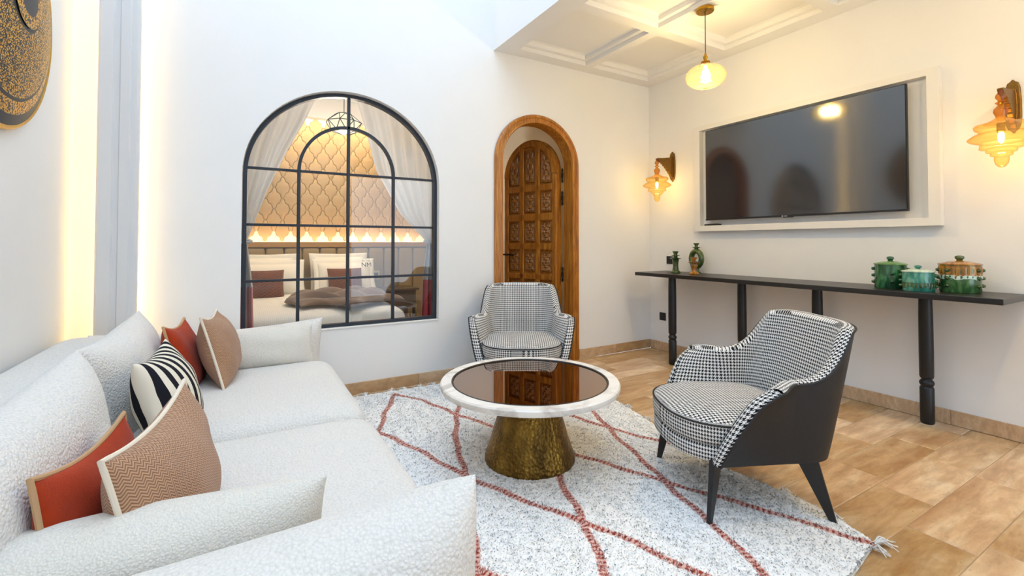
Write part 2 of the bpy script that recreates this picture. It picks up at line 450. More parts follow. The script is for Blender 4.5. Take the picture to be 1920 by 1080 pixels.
# ---- coffered ceiling
cof_x = [(2.11, 2.87), (2.96, 3.72)]
cof_y = [(2.66-.91*k, 3.475-.91*k) for k in range(6)]
ceil = sempty('ceiling', 'white coffered ceiling over the television side', 'ceiling')
mb = MB()
xs = [SX, 2.11, 2.87, 2.96, 3.72, RX]
for i in (0, 2, 4): mb.box(xs[i], xs[i+1], FY, BY, CH, CH+.03)
ys = [BY]+[v for y0, y1 in cof_y for v in (y1, y0)]+[FY]
for i in range(0, len(ys), 2):
    for x0, x1 in cof_x: mb.box(x0, x1, ys[i+1], ys[i], CH, CH+.03)
mb.build('beam_grid', CEIL, ceil, smooth=False)
MB().box(SX+.1, RX, FY, BY, CH+.12, CH+.25).build('slab', CEIL, ceil, smooth=False)
cw, chh = .76, .815
mb = MB()
def ring(mb, a0, b0, z0, a1, b1, z1):
    v = [(sx*a, sy*b, z) for (a, b, z) in ((a0, b0, z0), (a1, b1, z1)) for sx, sy in ((-1,-1),(1,-1),(1,1),(-1,1))]
    mb.add(v, [(k, (k+1) % 4, 4+(k+1) % 4, 4+k) for k in range(4)])
a, b = cw/2, chh/2
st = [(a+.001, b+.001, .0005), (a-.001, b-.001, .0012), (a-.001, b-.001, .038), (a-.012, b-.012, .038), (a-.034, b-.034, .042), (a-.034, b-.034, .078), (a-.052, b-.052, .088)]
for p, q in zip(st[:-1], st[1:]): ring(mb, *p, *q)
mb.add([(-st[-1][0], -st[-1][1], .088), (st[-1][0], -st[-1][1], .088), (st[-1][0], st[-1][1], .088), (-st[-1][0], st[-1][1], .088)], [(0, 1, 2, 3)])
cme = mb.mesh('coffer', CEIL, smooth=False, fix=False)
for x0, x1 in cof_x:
    for y0, y1 in cof_y: link('coffer', cme, ceil, ((x0+x1)/2, (y0+y1)/2, CH))

# ---- floor tiles
fl = sempty('floor', 'travertine plank floor in warm beige tones', 'floor')
MB().box(LX-.2, RX+.2, FY-.2, BY, -.06, -.004).build('mortar_bed', GROUT, fl, smooth=False)
rnd = random.Random(11); tile_me = {}
yrow = BY; k = 0
row_edges = [.82+.21*i for i in range(-17, 14)]
row_edges = [y for y in row_edges if FY < y < BY-.02]+[BY-.012]
for ya, yb in zip(row_edges[:-1], row_edges[1:]):
    x = LX+.0-rnd.uniform(0, .5)
    while x < RX-.01:
        L = rnd.choice([.40, .55, .62, .62, .78, .95])
        x0, x1 = max(x, LX), min(x+L, RX-.012)
        if x1-x0 > .05:
            hx, hy = (x1-x0)/2-.0012, (yb-ya)/2-.0012
            key = (round(hx, 3), round(hy, 3))
            if key not in tile_me:
                m2 = MB(); c = .003
                m2.add([(-hx,-hy,-.015),(hx,-hy,-.015),(hx,hy,-.015),(-hx,hy,-.015),(-hx,-hy,-c),(hx,-hy,-c),(hx,hy,-c),(-hx,hy,-c),
                        (-hx+c,-hy+c,0),(hx-c,-hy+c,0),(hx-c,hy-c,0),(-hx+c,hy-c,0)],
                       [(0,1,5,4),(1,2,6,5),(2,3,7,6),(3,0,4,7),(4,5,9,8),(5,6,10,9),(6,7,11,10),(7,4,8,11),(8,9,10,11)])
                tile_me[key] = m2.mesh('tile', STONE, smooth=False)
            link('tile', tile_me[key], fl, ((x0+x1)/2, (ya+yb)/2, rnd.uniform(-.0012, .0004)))
        x += L
# ---- skirting, stone pieces
def skirting(name, label, a, b, axis, hgt=.092, th=.012):
    root = sempty(name, label, 'baseboard'); L = b-a; n = max(1, round(L/.62)); w = L/n
    for i in range(n):
        p0, p1 = a+i*w+.0008, a+(i+1)*w-.0008
        m2 = MB()
        if axis == 'x': m2.box(-(p1-p0)/2, (p1-p0)/2, -th, 0, 0, hgt); loc = ((p0+p1)/2, BY, 0)
        else: m2.box(-th, 0, -(p1-p0)/2, (p1-p0)/2, 0, hgt); loc = (RX, (p0+p1)/2, 0)
        m2.build('tile', SKIRT, root, smooth=False, loc=loc, bevel=.0015)
skirting('baseboard_back', 'beige travertine skirting under the window wall', -.85, 1.93, 'x')
skirting('baseboard_corner', 'short beige skirting between door and corner', 2.885, RX-.013, 'x')
skirting('baseboard_right', 'beige travertine skirting under the television wall', FY, BY-.013, 'y')

# ---- back-lit pilaster in the left corner
trim = sempty('trim_1', 'grey white moulded pilaster lit from behind', 'pilaster')
px0, px1, py0, py1 = -.748, -.553, 3.525, 3.575
prof = [(px0, py1), (px0, py0+.012), (px0+.012, py0), (px0+.07, py0), (px0+.078, py0+.01), (px0+.1, py0+.01), (px0+.106, py0), (px0+.15, py0), (px0+.155, py0+.006), (px1-.012, py0+.006), (px1, py0+.016), (px1, py1)]
MB().prism(prof, 0, TOPZ, 'xy').build('panel', plain('pilaster_paint', (.68,.685,.70,1), .6), trim, smooth=False)
MB().box(px0+.05, px1-.05, py1, BY, 0, TOPZ).build('batten', WALL, trim, smooth=False)
for xa in (px0+.035, px1-.045): MB().box(xa, xa+.01, py1+.001, py1+.006, .1, TOPZ-.1).build('led_strip', LED, trim, smooth=False)

# ---- window: steel frame, muntins, panes
FYW = BY+.062    # front plane of the frame
win = sempty('window_1', 'arched interior window with black steel muntins', 'window')
fw, fd = .03, .035
ins = [(WX0+.004, WZ0+.004)]+arch_pts(WX0+.004, WX1-.004, WZS, WZT-.004)+[(WX1-.004, WZ0+.004)]
inn = [(WX0+fw, WZ0+fw)]+arch_pts(WX0+fw, WX1-fw, WZS, WZT-fw)+[(WX1-fw, WZ0+fw)]
def ring_prism(a, b, y0, y1):
    n = len(a); m2 = MB()
    m2.add([(x, y0, z) for x, z in a]+[(x, y0, z) for x, z in b]+[(x, y1, z) for x, z in a]+[(x, y1, z) for x, z in b],
           [q for i in range(n) for j in [(i+1) % n] for q in ((i, j, n+j, n+i), (2*n+i, 3*n+i, 3*n+j, 2*n+j), (i, 2*n+i, 2*n+j, j), (n+i, n+j, 3*n+j, 3*n+i))])
    return m2
ring_prism(ins, inn, FYW-.012, FYW+fd).build('frame', STEEL, win, angle=35)
ky = (FYW)/3.609
mx = [v*ky for v in (.341, .682, 1.026)]; mz = [1.15+(v-1.15)*ky for v in (.886, 1.275, 1.667)]
mw = .011
def zin(x):  # arch intrados at x
    cx, hw = (WX0+WX1)/2, (WX1-WX0)/2-fw
    return WZS+(WZT-fw-WZS)*math.sqrt(max(0, 1-((x-cx)/hw)**2))
for i, x in enumerate(mx):
    MB().box(x-mw, x+mw, FYW, FYW+.03, WZ0+fw, zin(x) if i == 1 else mz[2]).build('muntin_bar', STEEL, win, smooth=False, bevel=.003)
cuts = [WX0+fw]+mx+[WX1-fw]
for z in mz:
    for i in range(4):
        MB().box(cuts[i]+(mw if i else 0), cuts[i+1]-(mw if i < 3 else 0), FYW+.002, FYW+.028, z-.009, z+.009).build('muntin_bar', STEEL, win, smooth=False, bevel=.003)
ra = (mx[2]-mx[0])/2; ca = (mx[0]+mx[2])/2
arc = [(ca-ra*math.cos(PI*k/32), mz[2]+ra*1.03*math.sin(PI*k/32)) for k in range(33)]
m2 = MB()
def band(m2, pts, w, y0, y1):
    n = len(pts); L, R = [], []
    for i, (x, z) in enumerate(pts):
        x0, z0 = pts[max(0, i-1)]; x1, z1 = pts[min(n-1, i+1)]; d = math.hypot(x1-x0, z1-z0); nx, nz = -(z1-z0)/d, (x1-x0)/d
        L.append((x+nx*w, z+nz*w)); R.append((x-nx*w, z-nz*w))
    m2.add([(x, y0, z) for x, z in L]+[(x, y0, z) for x, z in R]+[(x, y1, z) for x, z in L]+[(x, y1, z) for x, z in R],
           [q for i in range(n-1) for q in ((i, i+1, n+i+1, n+i), (2*n+i, 3*n+i, 3*n+i+1, 2*n+i+1), (i, 2*n+i, 2*n+i+1, i+1), (n+i, n+i+1, 3*n+i+1, 3*n+i))])
    return m2
band(m2, arc, mw, FYW, FYW+.03).build('muntin_arch', STEEL, win, angle=40)
gy0, gy1 = FYW+.012, FYW+.017
rows = [WZ0+fw]+mz
for j in range(3):
    for i in range(4):
        MB().box(cuts[i], cuts[i+1], gy0, gy1, rows[j], rows[j+1]).build('pane', PANE, win, smooth=False)
half = len(arc)//2
MB().prism([(mx[0], mz[2])]+arc[1:half+1]+[(mx[1], mz[2])], gy0, gy1).build('pane', PANE, win, smooth=False)
MB().prism([(mx[1], mz[2])]+arc[half:-1]+[(mx[2], mz[2])], gy0, gy1).build('pane', PANE, win, smooth=False)
lo = arch_pts(WX0+fw, WX1-fw, WZS, WZT-fw, 60)
for sgn in (0, 1):
    if sgn == 0:
        big = [(WX0+fw, mz[2])]+[p for p in lo if p[0] <= mx[1] and p[1] > mz[2]]+[(mx[1], zin(mx[1]))]+list(reversed(arc[:half+1]))
    else:
        big = [(mx[1], zin(mx[1]))]+[p for p in lo if p[0] > mx[1] and p[1] > mz[2]]+[(WX1-fw, mz[2])]+list(reversed(arc[half:]))
    m2 = MB(); tr = geometry.tessellate_polygon([[Vector((x, z, 0)) for x, z in big]]); n = len(big)
    m2.add([(x, gy0, z) for x, z in big]+[(x, gy1, z) for x, z in big], [tuple(t) for t in tr]+[tuple(i+n for i in t[::-1]) for t in tr]+[(i, (i+1) % n, (i+1) % n+n, i+n) for i in range(n)])
    m2.build('pane', PANE, win, smooth=False)
MB().box(WX0+.006, WX1-.006, BY-.006, FYW-.014, WZ0, WZ0+.006).build('sill', FRAMEW, win, smooth=False)

# ---- door: arched casing, jamb, open carved leaf
struct(MB().box(1.93, 2.88, BY-.012, BY+WT+.002, -.06, .002).build('trim_2', STONE, smooth=False), 'stone threshold under the open wooden door', 'threshold')
door = sempty('door_1', 'arched honey wood door standing open with carved panels', 'door')
OX0, OX1, OZ = 1.930, 2.874, 2.358
IX0, IX1, IZ = 2.012, 2.790, 2.270
SPR = 1.90
def jamb(a0, a1, zt, inset): return [(a0+inset, 0)]+arch_pts(a0+inset, a1-inset, SPR, zt-inset, 40)+[(a1-inset, 0)]
prof = [(0, -.004), (0, -.022), (.012, -.034), (.03, -.034), (.036, -.026), (.05, -.026), (.058, -.032), (.076, -.030), (.083, -.018), (.083, .11), (.062, .115)]
lay = [[(x, BY+dy, z) for x, z in jamb(OX0, OX1, OZ, ins_)] for ins_, dy in prof]
m2 = MB(); n = len(lay[0]); m2.add([p for l in lay for p in l], [(i*n+k, i*n+k+1, (i+1)*n+k+1, (i+1)*n+k) for i in range(len(lay)-1) for k in range(n-1)])
m2.build('casing', WOOD, door, angle=50)
HGX, HGY = 2.775, 3.765
LW = .742
leaf = bpy.data.objects.new('leaf', None)
MLW = LW
# leaf local frame: x from hinge (0) to free edge (LW), y thickness, z up
ang = math.atan2(4.48-HGY, 2.545-HGX)
def leaf_outline(i): 
    return [(i, .012+i)]+[(x, z) for x, z in arch_pts(i, LW-i, 1.865, 2.245-i, 36)]+[(LW-i, .012+i)]
lo_ = leaf_outline(0); tr = geometry.tessellate_polygon([[Vector((x, z, 0)) for x, z in lo_]]); n = len(lo_); m2 = MB()
m2.add([(x, -.014, z) for x, z in lo_]+[(x, .028, z) for x, z in lo_], [tuple(t) for t in tr]+[tuple(i+n for i in t[::-1]) for t in tr]+[(i, (i+1) % n, (i+1) % n+n, i+n) for i in range(n)])
leafo = m2.build('leaf', WOOD, door, smooth=True, angle=35, loc=(HGX, HGY, 0), rot=(0, 0, ang))
# visible face is the one towards the camera: local +y or -y
cam_local = Vector((-HGX, -HGY)); fs_ = 1 if (-math.sin(ang)*cam_local.x+math.cos(ang)*cam_local.y) > 0 else -1
F0 = .028 if fs_ > 0 else -.014
def fy(d): return F0+fs_*d
# stiles / rails proud of the leaf
colc = [.155, .371, .587]; pw = .140
rowsz = [(1.76, 2.14), (1.456, 1.69), (1.144, 1.38), (.827, 1.076), (.525, .764), (.20, .455)]
def bar(x0, x1, z0, z1, nm):
    m3 = MB(); y0, y1 = sorted((fy(-.002), fy(.024))); m3.box(x0, x1, y0, y1, z0, z1); m3.build(nm, WOOD, leafo, smooth=False, bevel=.009)
for za, zb in zip([r[0] for r in rowsz[:-1]], [r[1] for r in rowsz[1:]]): bar(.062, LW-.062, zb, za, 'rail')
bar(.062, LW-.062, .05, .20, 'rail')
for xa in (.234, .450): bar(xa, xa+.058, .2, 2.16, 'mullion')
bar(.016, .072, .05, 1.86, 'stile'); bar(LW-.072, LW-.016, .05, 1.86, 'stile')
m3 = MB(); aa = arch_pts(.016, LW-.016, 1.86, 2.23, 36); bb = arch_pts(.072, LW-.072, 1.86, 2.17, 36)
y0, y1 = sorted((fy(-.002), fy(.024))); n = len(aa)
m3.add([(x, y0, z) for x, z in aa]+[(x, y0, z) for x, z in bb]+[(x, y1, z) for x, z in aa]+[(x, y1, z) for x, z in bb],
       [q for i in range(n-1) for q in ((i, i+1, n+i+1, n+i), (2*n+i, 3*n+i, 3*n+i+1, 2*n+i+1), (i, 2*n+i, 2*n+i+1, i+1), (n+i, n+i+1, 3*n+i+1, 3*n+i))])
m3.build('arch_rail', WOOD, leafo, angle=40)
def carved_panel(w, h, curve=0):
    m3 = MB(); nu, nv = 22, 30
    def fn(u, v):
        x, z = (u-.5)*w, (v-.5)*h
        if curve:
            hh = h*(1-.30*abs(curve)*((u if curve > 0 else 1-u))**2.0*1.3) if abs(curve) > .5 else h
            z = -h/2+v*hh
        e = min(u, 1-u)*w; e2 = min(v, 1-v)*h; ee = min(e, e2)
        if ee < .002: d = -.001
        elif ee < .016: d = -.001+.021*(ee-.002)/.014
        elif ee < .023: d = .012
        else:
            a_ = math.cos(2*PI*u*2.0)*math.cos(2*PI*v*3.0); b_ = math.cos(2*PI*(u*3+v*4.))*math.cos(2*PI*(u*3-v*4.))
            d = .015+.009*(1 if a_ > 0 else -1)*min(1, abs(a_)*3)*.6+.006*b_
        return (x, fs_*d, z)
    m3.grid(fn, nu, nv); return m3.mesh('carved_panel', WOODD, angle=25)
pm = [carved_panel(pw, .215), carved_panel(pw, .355, 0), carved_panel(pw, .34, .9), carved_panel(pw, .34, -.9)]
for r_, (za, zb) in enumerate(rowsz):
    for c_, xc in enumerate(colc):
        if r_ == 0: me = pm[1] if c_ == 1 else (pm[3] if c_ == 0 else pm[2]); zc = (za+zb)/2+(.01 if c_ == 1 else -.012)
        else: me = pm[0]; zc = (za+zb)/2
        link('carved_panel', me, leafo, (xc, F0, zc))
m3 = MB(); m3.lathe([(.026, 0), (.026, .008), (.012, .01), (.011, .045), (0, .045)], 16)
h1 = m3.build('handle_rose', IRON, leafo, loc=(LW-.05, F0, 1.02), rot=(-fs_*PI/2, 0, 0))
MB().tube([(LW-.05, fy(.04), 1.02), (LW-.09, fy(.045), 1.02), (LW-.17, fy(.043), 1.018)], .009).build('handle', IRON, leafo)
MB().tube([(LW-.05, fy(.04), 1.02), (LW+.03, fy(.042), 1.02)], .008).build('handle_tail', IRON, leafo)
m3 = MB(); m3.lathe([(.023, 0), (.023, .008), (0, .01)], 16); m3.build('lock_rose', IRON, leafo, loc=(LW-.05, F0, .945), rot=(-fs_*PI/2, 0, 0))
for zc in (1.60, 1.83, .83):
    m3 = MB(); m3.lathe([(0, -.075), (.006, -.072), (.011, -.06), (.009, -.025), (.012, -.022), (.012, .022), (.009, .025), (.011, .06), (.006, .072), (0, .075)], 10)
    m3.box(-.014, .014, -.004, .004, -.05, .05)
    m3.build('hinge', IRON, door, loc=(HGX+.004, HGY-.028, zc), rot=(0, 0, .6))

# =============================================================================================
#                                  BEDROOM BEYOND THE WINDOW
# =============================================================================================
BX0, BX1, BYN = -1.3, 3.25, BY+WT
struct(MB().box(BX0, BX1, BYN, BED_Y, -.06, -.002).build('floor_bedroom', STONE, smooth=False), 'stone floor of the bedroom behind the window', 'floor')
struct(MB().box(BX0, BX1, BYN, BED_Y, 2.84, 2.94).build('ceiling_bedroom', CEIL, smooth=False), 'pale bedroom ceiling seen through the window', 'ceiling')
struct(MB().box(BX0-.1, BX0, BYN, BED_Y, 0, 2.94).build('wall_bedroom_left', BWALL, smooth=False), 'beige bedroom side wall left of the bed', 'wall')
struct(MB().box(BX1, BX1+.1, BYN, BED_Y, 0, 2.94).build('wall_bedroom_right', BWALL, smooth=False), 'beige bedroom wall behind the open door', 'wall')
struct(MB().box(1.885, 1.935, BYN, 5.05, 0, 2.84).build('wall_bedroom_side', BWALL, smooth=False), 'short partition wall between bedroom and door', 'wall')
bw = sempty('wall_bedroom_back', 'bedroom wall of golden beige lantern shaped tiles', 'wall')
MB().box(BX0, BX1, BED_Y, BED_Y+.1, 0, 2.94).build('wall_core', BWALL, bw, smooth=False)
MB().box(BX0, BX1, BED_Y-.34, BED_Y, 2.66, 2.84).build('bulkhead', BWALL, bw, smooth=False)
MB().box(BX0, BX1, BED_Y-.34, BED_Y-.30, 2.60, 2.66).build('cove_lip', BWALL, bw, smooth=False)
MB().box(-.6, 2.3, BED_Y-.28, BED_Y-.26, 2.64, 2.655).build('led_strip', LEDB, bw, smooth=False)
TILEM = NT('lantern_tile'); TILEM.col(TILEM.mix(TILEM.noise(8, 3), rgb(178,152,110), rgb(160,134,94))); TILEM.bump(TILEM.noise(90, 3), .15, .004); TILEM.set(rough=.55); TILEM = TILEM.m
tw, th_ = .178, .255
def lantern(sc):
    """arabesque outline: lobed diamond"""
    pts = []
    for q in range(4):
        corners = [(0, -th_/2), (tw/2, 0), (0, th_/2), (-tw/2, 0)]
        (x0, z0), (x1, z1) = corners[q], corners[(q+1) % 4]
        L = math.hypot(x1-x0, z1-z0); nx, nz = (z1-z0)/L, -(x1-x0)/L
        for k in range(9):
            t = k/9; off = .0075*math.sin(2*PI*t*2)*(1 if q % 2 == 0 else -1)
            pts.append(((x0+(x1-x0)*t+nx*off)*sc, (z0+(z1-z0)*t+nz*off)*sc))
    return pts
m2 = MB(); A, B, Cc = lantern(.985), lantern(.93), lantern(.55); n = len(A)
m2.add([(x, 0, z) for x, z in A]+[(x, -.016, z) for x, z in A]+[(x, -.021, z) for x, z in B]+[(x, -.026, z) for x, z in Cc],
       [(r_*n+i, r_*n+(i+1) % n, (r_+1)*n+(i+1) % n, (r_+1)*n+i) for r_ in range(3) for i in range(n)]+[tuple(3*n+i for i in range(n))])
lme = m2.mesh('lantern_tile', TILEM, angle=35)
for j in range(12):
    z = 1.29+.1275*j
    if z > 2.62: break
    for i in range(18):
        x = .128-.178*5+.178*i+(.089 if j % 2 == 0 else 0)
        if -.75 < x < 2.12: link('tile', lme, bw, (x, BED_Y, z))
# headboard with channel panels, ledge and cove light
HEAD = NT('headboard_fabric'); HEAD.col(rgb(164,140,102)); HEAD.bump(HEAD.noise(220, 3), .35, .004); HEAD.set(rough=.9, spec=.1); HEAD = HEAD.m
hb = thing('headboard', 'beige upholstered headboard of upright channel panels behind the bed', 'headboard', (0, BED_Y-.09, 0))
MB().box(-1.25, 2.5, -.10, .055, .0, 1.10).build('back_board', plain('headboard_wood', rgb(150,112,62), .5), hb, smooth=False)
MB().box(-1.25, 2.5, -.16, .055, 1.10, 1.125).build('ledge', plain('ledge_wood', rgb(176,132,72), .45), hb, smooth=False)
MB().box(-.3, 2.1, -.05, -.04, 1.127, 1.137).build('led_strip', LEDB, hb, smooth=False)
MB().box(-1.25, 2.5, -.16, -.145, 1.125, 1.158).build('ledge_lip', plain('ledge_lip_wood', rgb(176,132,72), .45), hb, smooth=False)
m2 = rounded_box(.186, .07, .98, .03, 8); cme = m2.mesh('channel_panel', HEAD)
for i in range(19): link('channel_panel', cme, hb, (-1.2+.1885*i+.0, -.125, .11))
# bed
SHEET = NT('white_bedlinen'); SHEET.col((.80,.77,.72,1)); w_ = SHEET.node('ShaderNodeTexWave', wave_type='BANDS'); w_.inputs['Scale'].default_value = 22; SHEET.link(SHEET.tex(), w_.inputs[0]); SHEET.bump(w_.outputs['Fac'], .25, .006); SHEET.set(rough=.85); SHEET = SHEET.m
LINEN = NT('ivory_pillow_linen'); LINEN.col((.80,.755,.66,1)); LINEN.bump(LINEN.noise(9, 4), .3, .02); LINEN.set(rough=.85); LINEN = LINEN.m
bed = thing('bed', 'double bed made up in white linen seen through the window', 'bed', (.46, 4.93, 0))
MB().box(-.80, .80, -.84, .84, .06, .26).build('bed_base', HEAD, bed, bevel=.02)
m2 = rounded_box(1.66, 1.72, .32, .09, 12, .02); m2.build('mattress', SHEET, bed, loc=(0, .0, .24))
m2 = rounded_box(1.70, .55, .10, .045, 10, .012); m2.build('folded_sheet', LINEN, bed, loc=(0, .55, .49))
for sx in (-.7, .7):
    for sy in (-.8, .75): MB().lathe([(.02, 0), (.03, .06)], 10).build('leg', BLACK, bed, loc=(sx, sy, 0))
def flanged_pillow(x, y, z, lean, label, w=.66, h=.50, mono=False, roll=0):
    t = thing('bed_pillow', label, 'pillow', (x, y, z), group='ivory pillows on the bed'); t.rotation_euler = (PI/2-math.radians(lean), 0, math.radians(roll))
    cushion(w-.1, h-.1, .17, 18, 3, .6, .03, .008, int(x*100)).build('filling', LINEN, t)
    def fn(u, v): return (lerp(-w/2, w/2, u)*(1-.04*math.cos(PI*(v-.5))), lerp(-h/2, h/2, v)*(1-.05*math.cos(PI*(u-.5))), .004*math.sin(14*u)*math.sin(11*v))
    f = MB().grid(fn, 20, 20).build('flange', LINEN, t, fix=False); sm = f.modifiers.new('s', 'SOLIDIFY'); sm.thickness = .005
    if mono:
        cu = bpy.data.curves.new('monogram', 'FONT'); cu.body = 'NM'; cu.size = .075; cu.align_x = 'CENTER'; cu.extrude = .0015
        tmp = bpy.data.objects.new('tmp', cu); COL.objects.link(tmp); bpy.context.view_layer.update()
        me = bpy.data.meshes.new_from_object(tmp.evaluated_get(bpy.context.evaluated_depsgraph_get())); bpy.data.objects.remove(tmp)
        me.materials.clear(); me.materials.append(PLASTIC); link('monogram', me, t, (.235, .10, .062))
        m3 = MB(); m3.tube([(-.035, 0, 0), (-.04, .03, 0), (-.018, .018, 0), (0, .04, 0), (.018, .018, 0), (.04, .03, 0), (.035, 0, 0)], .0022, 5); m3.build('crown_emblem', PLASTIC, t, loc=(.235, .162, .055))
    return t
flanged_pillow(.98, 5.655, .80, 16, 'ivory flanged pillow leaning on headboard behind the monogrammed pillow', .66, .48, roll=3)
flanged_pillow(1.01, 5.50, .755, 24, 'ivory flanged pillow with black monogram near bedside table', .68, .46, True)
flanged_pillow(.20, 5.655, .80, 16, 'ivory flanged pillow leaning on headboard at the window left', .66, .48, roll=-4)
flanged_pillow(.24, 5.50, .755, 24, 'plain ivory flanged pillow at the left half of the bed', .70, .46)
def brown_cushion(x, y, z, lean, label, roll=0):
    o = cushion(.37, .33, .14, 16, 2.6, .6, .05, .004, 3).build('bed_cushion', HERRB, None, loc=(x, y, z), rot=(PI/2-math.radians(lean), 0, math.radians(roll)))
    tag(o, label, 'cushion', 'dark brown herringbone cushions on the bed'); return o
brown_cushion(.985, 5.345, .715, 24, 'dark brown herringbone cushion in front of the monogrammed pillow')
brown_cushion(.19, 5.335, .715, 24, 'dark brown herringbone cushion at the left of the bed')
# brown throw heaped on the bed
THROW = NT('brown_throw_fabric'); THROW.col(THROW.mix(THROW.noise(12, 4), rgb(92,68,52), rgb(122,94,74))); THROW.bump(THROW.noise(160, 3), .4, .006); THROW.set(rough=.95, sheen=.4); THROW = THROW.m
def throw_fn(u, v):
    x = lerp(.38, 1.28, u)+.05*math.sin(v*7+1); y = lerp(4.25, 4.98, v)+.07*math.sin(u*9)-.16*math.exp(-((u-.42)/.12)**2)*(1-v)
    fold = abs(math.sin(3.2*v*PI+1.3*u+.6*math.sin(5*u)))*.055+.035*abs(math.sin(11*u+5*v))
    env = (math.sin(PI*min(1, max(0, u)))**.35)*(math.sin(PI*v)**.35)
    return (x, y, .595+.012+fold*env+.05*env*v)
o = MB().grid(throw_fn, 46, 34).build('throw_blanket', THROW, fix=False); sm = o.modifiers.new('s', 'SOLIDIFY'); sm.thickness = .008; sm.offset = 1
tag(o, 'crumpled brown throw blanket lying across the white bed', 'blanket')
# bedside table and control box
bt = thing('bedside_table', 'small dark wooden bedside table between bed and curtain', 'table', (1.62, 5.62, 0))
NW = plain('dark_oak', rgb(88,70,50), .5)
MB().box(-.24, .24, -.2, .2, .575, .60).build('table_top', NW, bt, bevel=.004)
MB().box(-.21, .21, -.17, .17, .36, .575).build('drawer_box', NW, bt, bevel=.004)
MB().box(-.19, .19, -.178, -.17, .38, .55).build('drawer_front', NW, bt, bevel=.003)
for sx in (-.19, .19):
    for sy in (-.15, .15): MB().box(sx-.015, sx+.015, sy-.015, sy+.015, 0, .36).build('leg', BLACK, bt, smooth=False)
cb = thing('control_panel', 'pale switch box with black screen on the headboard', 'switch', (1.39, BED_Y-.252, .745))
MB().box(-.085, .085, -.012, 0, -.055, .055).build('case', plain('cream_plastic', rgb(196,176,132), .5), cb, bevel=.004)
MB().box(-.062, .062, -.015, -.011, -.033, .03).build('screen', PLASTIC, cb, smooth=False)
# geodesic pendant
LZ, LXc, LYc = 2.37, .885, 4.95
gp = thing('geodesic_pendant', 'faceted glowing glass pendant hanging over the bed', 'lamp', (LXc, LYc, LZ))
rings = [(.075, .105), (.175, .02), (.12, -.07), (.0, -.105)]; m2 = MB(); ns = 8; vsx = []
for r_, h in rings[:3]:
    for k in range(ns): a = 2*PI*(k+(.5 if h == .02 else 0))/ns; vsx.append((r_*math.cos(a), r_*math.sin(a), h))
vsx.append((0, 0, -.105)); fcs = []
for k in range(ns):
    k2 = (k+1) % ns
    fcs += [(k, k2, ns+k), (k2, ns+k2, ns+k), (ns+k, ns+k2, 2*ns+k2), (ns+k, 2*ns+k2, 2*ns+k), (2*ns+k, 2*ns+k2, 3*ns)]
fcs.append(tuple(range(ns)))
m2.add(vsx, fcs); m2.build('shade', LAMPGLOW, gp, smooth=False)
m2 = MB(); es = set()
for f_ in fcs[:-1]:
    for a_, b_ in zip(f_, f_[1:]+f_[:1]): es.add(tuple(sorted((a_, b_))))
for a_, b_ in es: m2.tube([Vector(vsx[a_])*1.01, Vector(vsx[b_])*1.01], .0045, 5)
m2.build('wire_frame', IRON, gp)
m2 = MB(); m2.tube([(0, 0, .1), (0, 0, 2.84-LZ)], .004, 6); m2.build('chain', IRON, gp)
MB().lathe([(.05, 0), (.05, .02), (.02, .03)], 16).build('ceiling_rose', OLDBRASS, gp, loc=(0, 0, 2.81-LZ))
l = bpy.data.lights.new('geodesic_bulb', 'POINT'); l.energy = 24; l.color = (1, .90, .78); l.shadow_soft_size = .06
lo2 = bpy.data.objects.new('bulb_light', l); COL.objects.link(lo2); lo2.parent = gp; lo2.location = (0, 0, -.18)
# curtains inside the bedroom window
CURT = NT('sheer_curtain_linen'); CURT.col((.88,.875,.87,1)); CURT.bump(CURT.noise(300, 2), .2, .003); CURT.set(rough=.9)
trl = CURT.node('ShaderNodeBsdfTranslucent'); trl.inputs[0].default_value = (.8,.79,.77,1); mxs = CURT.node('ShaderNodeMixShader'); mxs.inputs[0].default_value = .35
CURT.link(CURT.b.outputs[0], mxs.inputs[1]); CURT.link(trl.outputs[0], mxs.inputs[2]); CURT.link(mxs.outputs[0], CURT.out.inputs[0]); CURT = CURT.m
REDC = NT('red_curtain_cloth'); REDC.col(rgb(168,28,44)); REDC.bump(REDC.noise(200, 2), .2, .003); REDC.set(rough=.7, sheen=.4); REDC = REDC.m
GREYC = NT('silver_brocade'); GREYC.col(rgb(168,166,168)); GREYC.bump(GREYC.voro(60), .4, .004); GREYC.set(rough=.6, sheen=.3); GREYC = GREYC.m
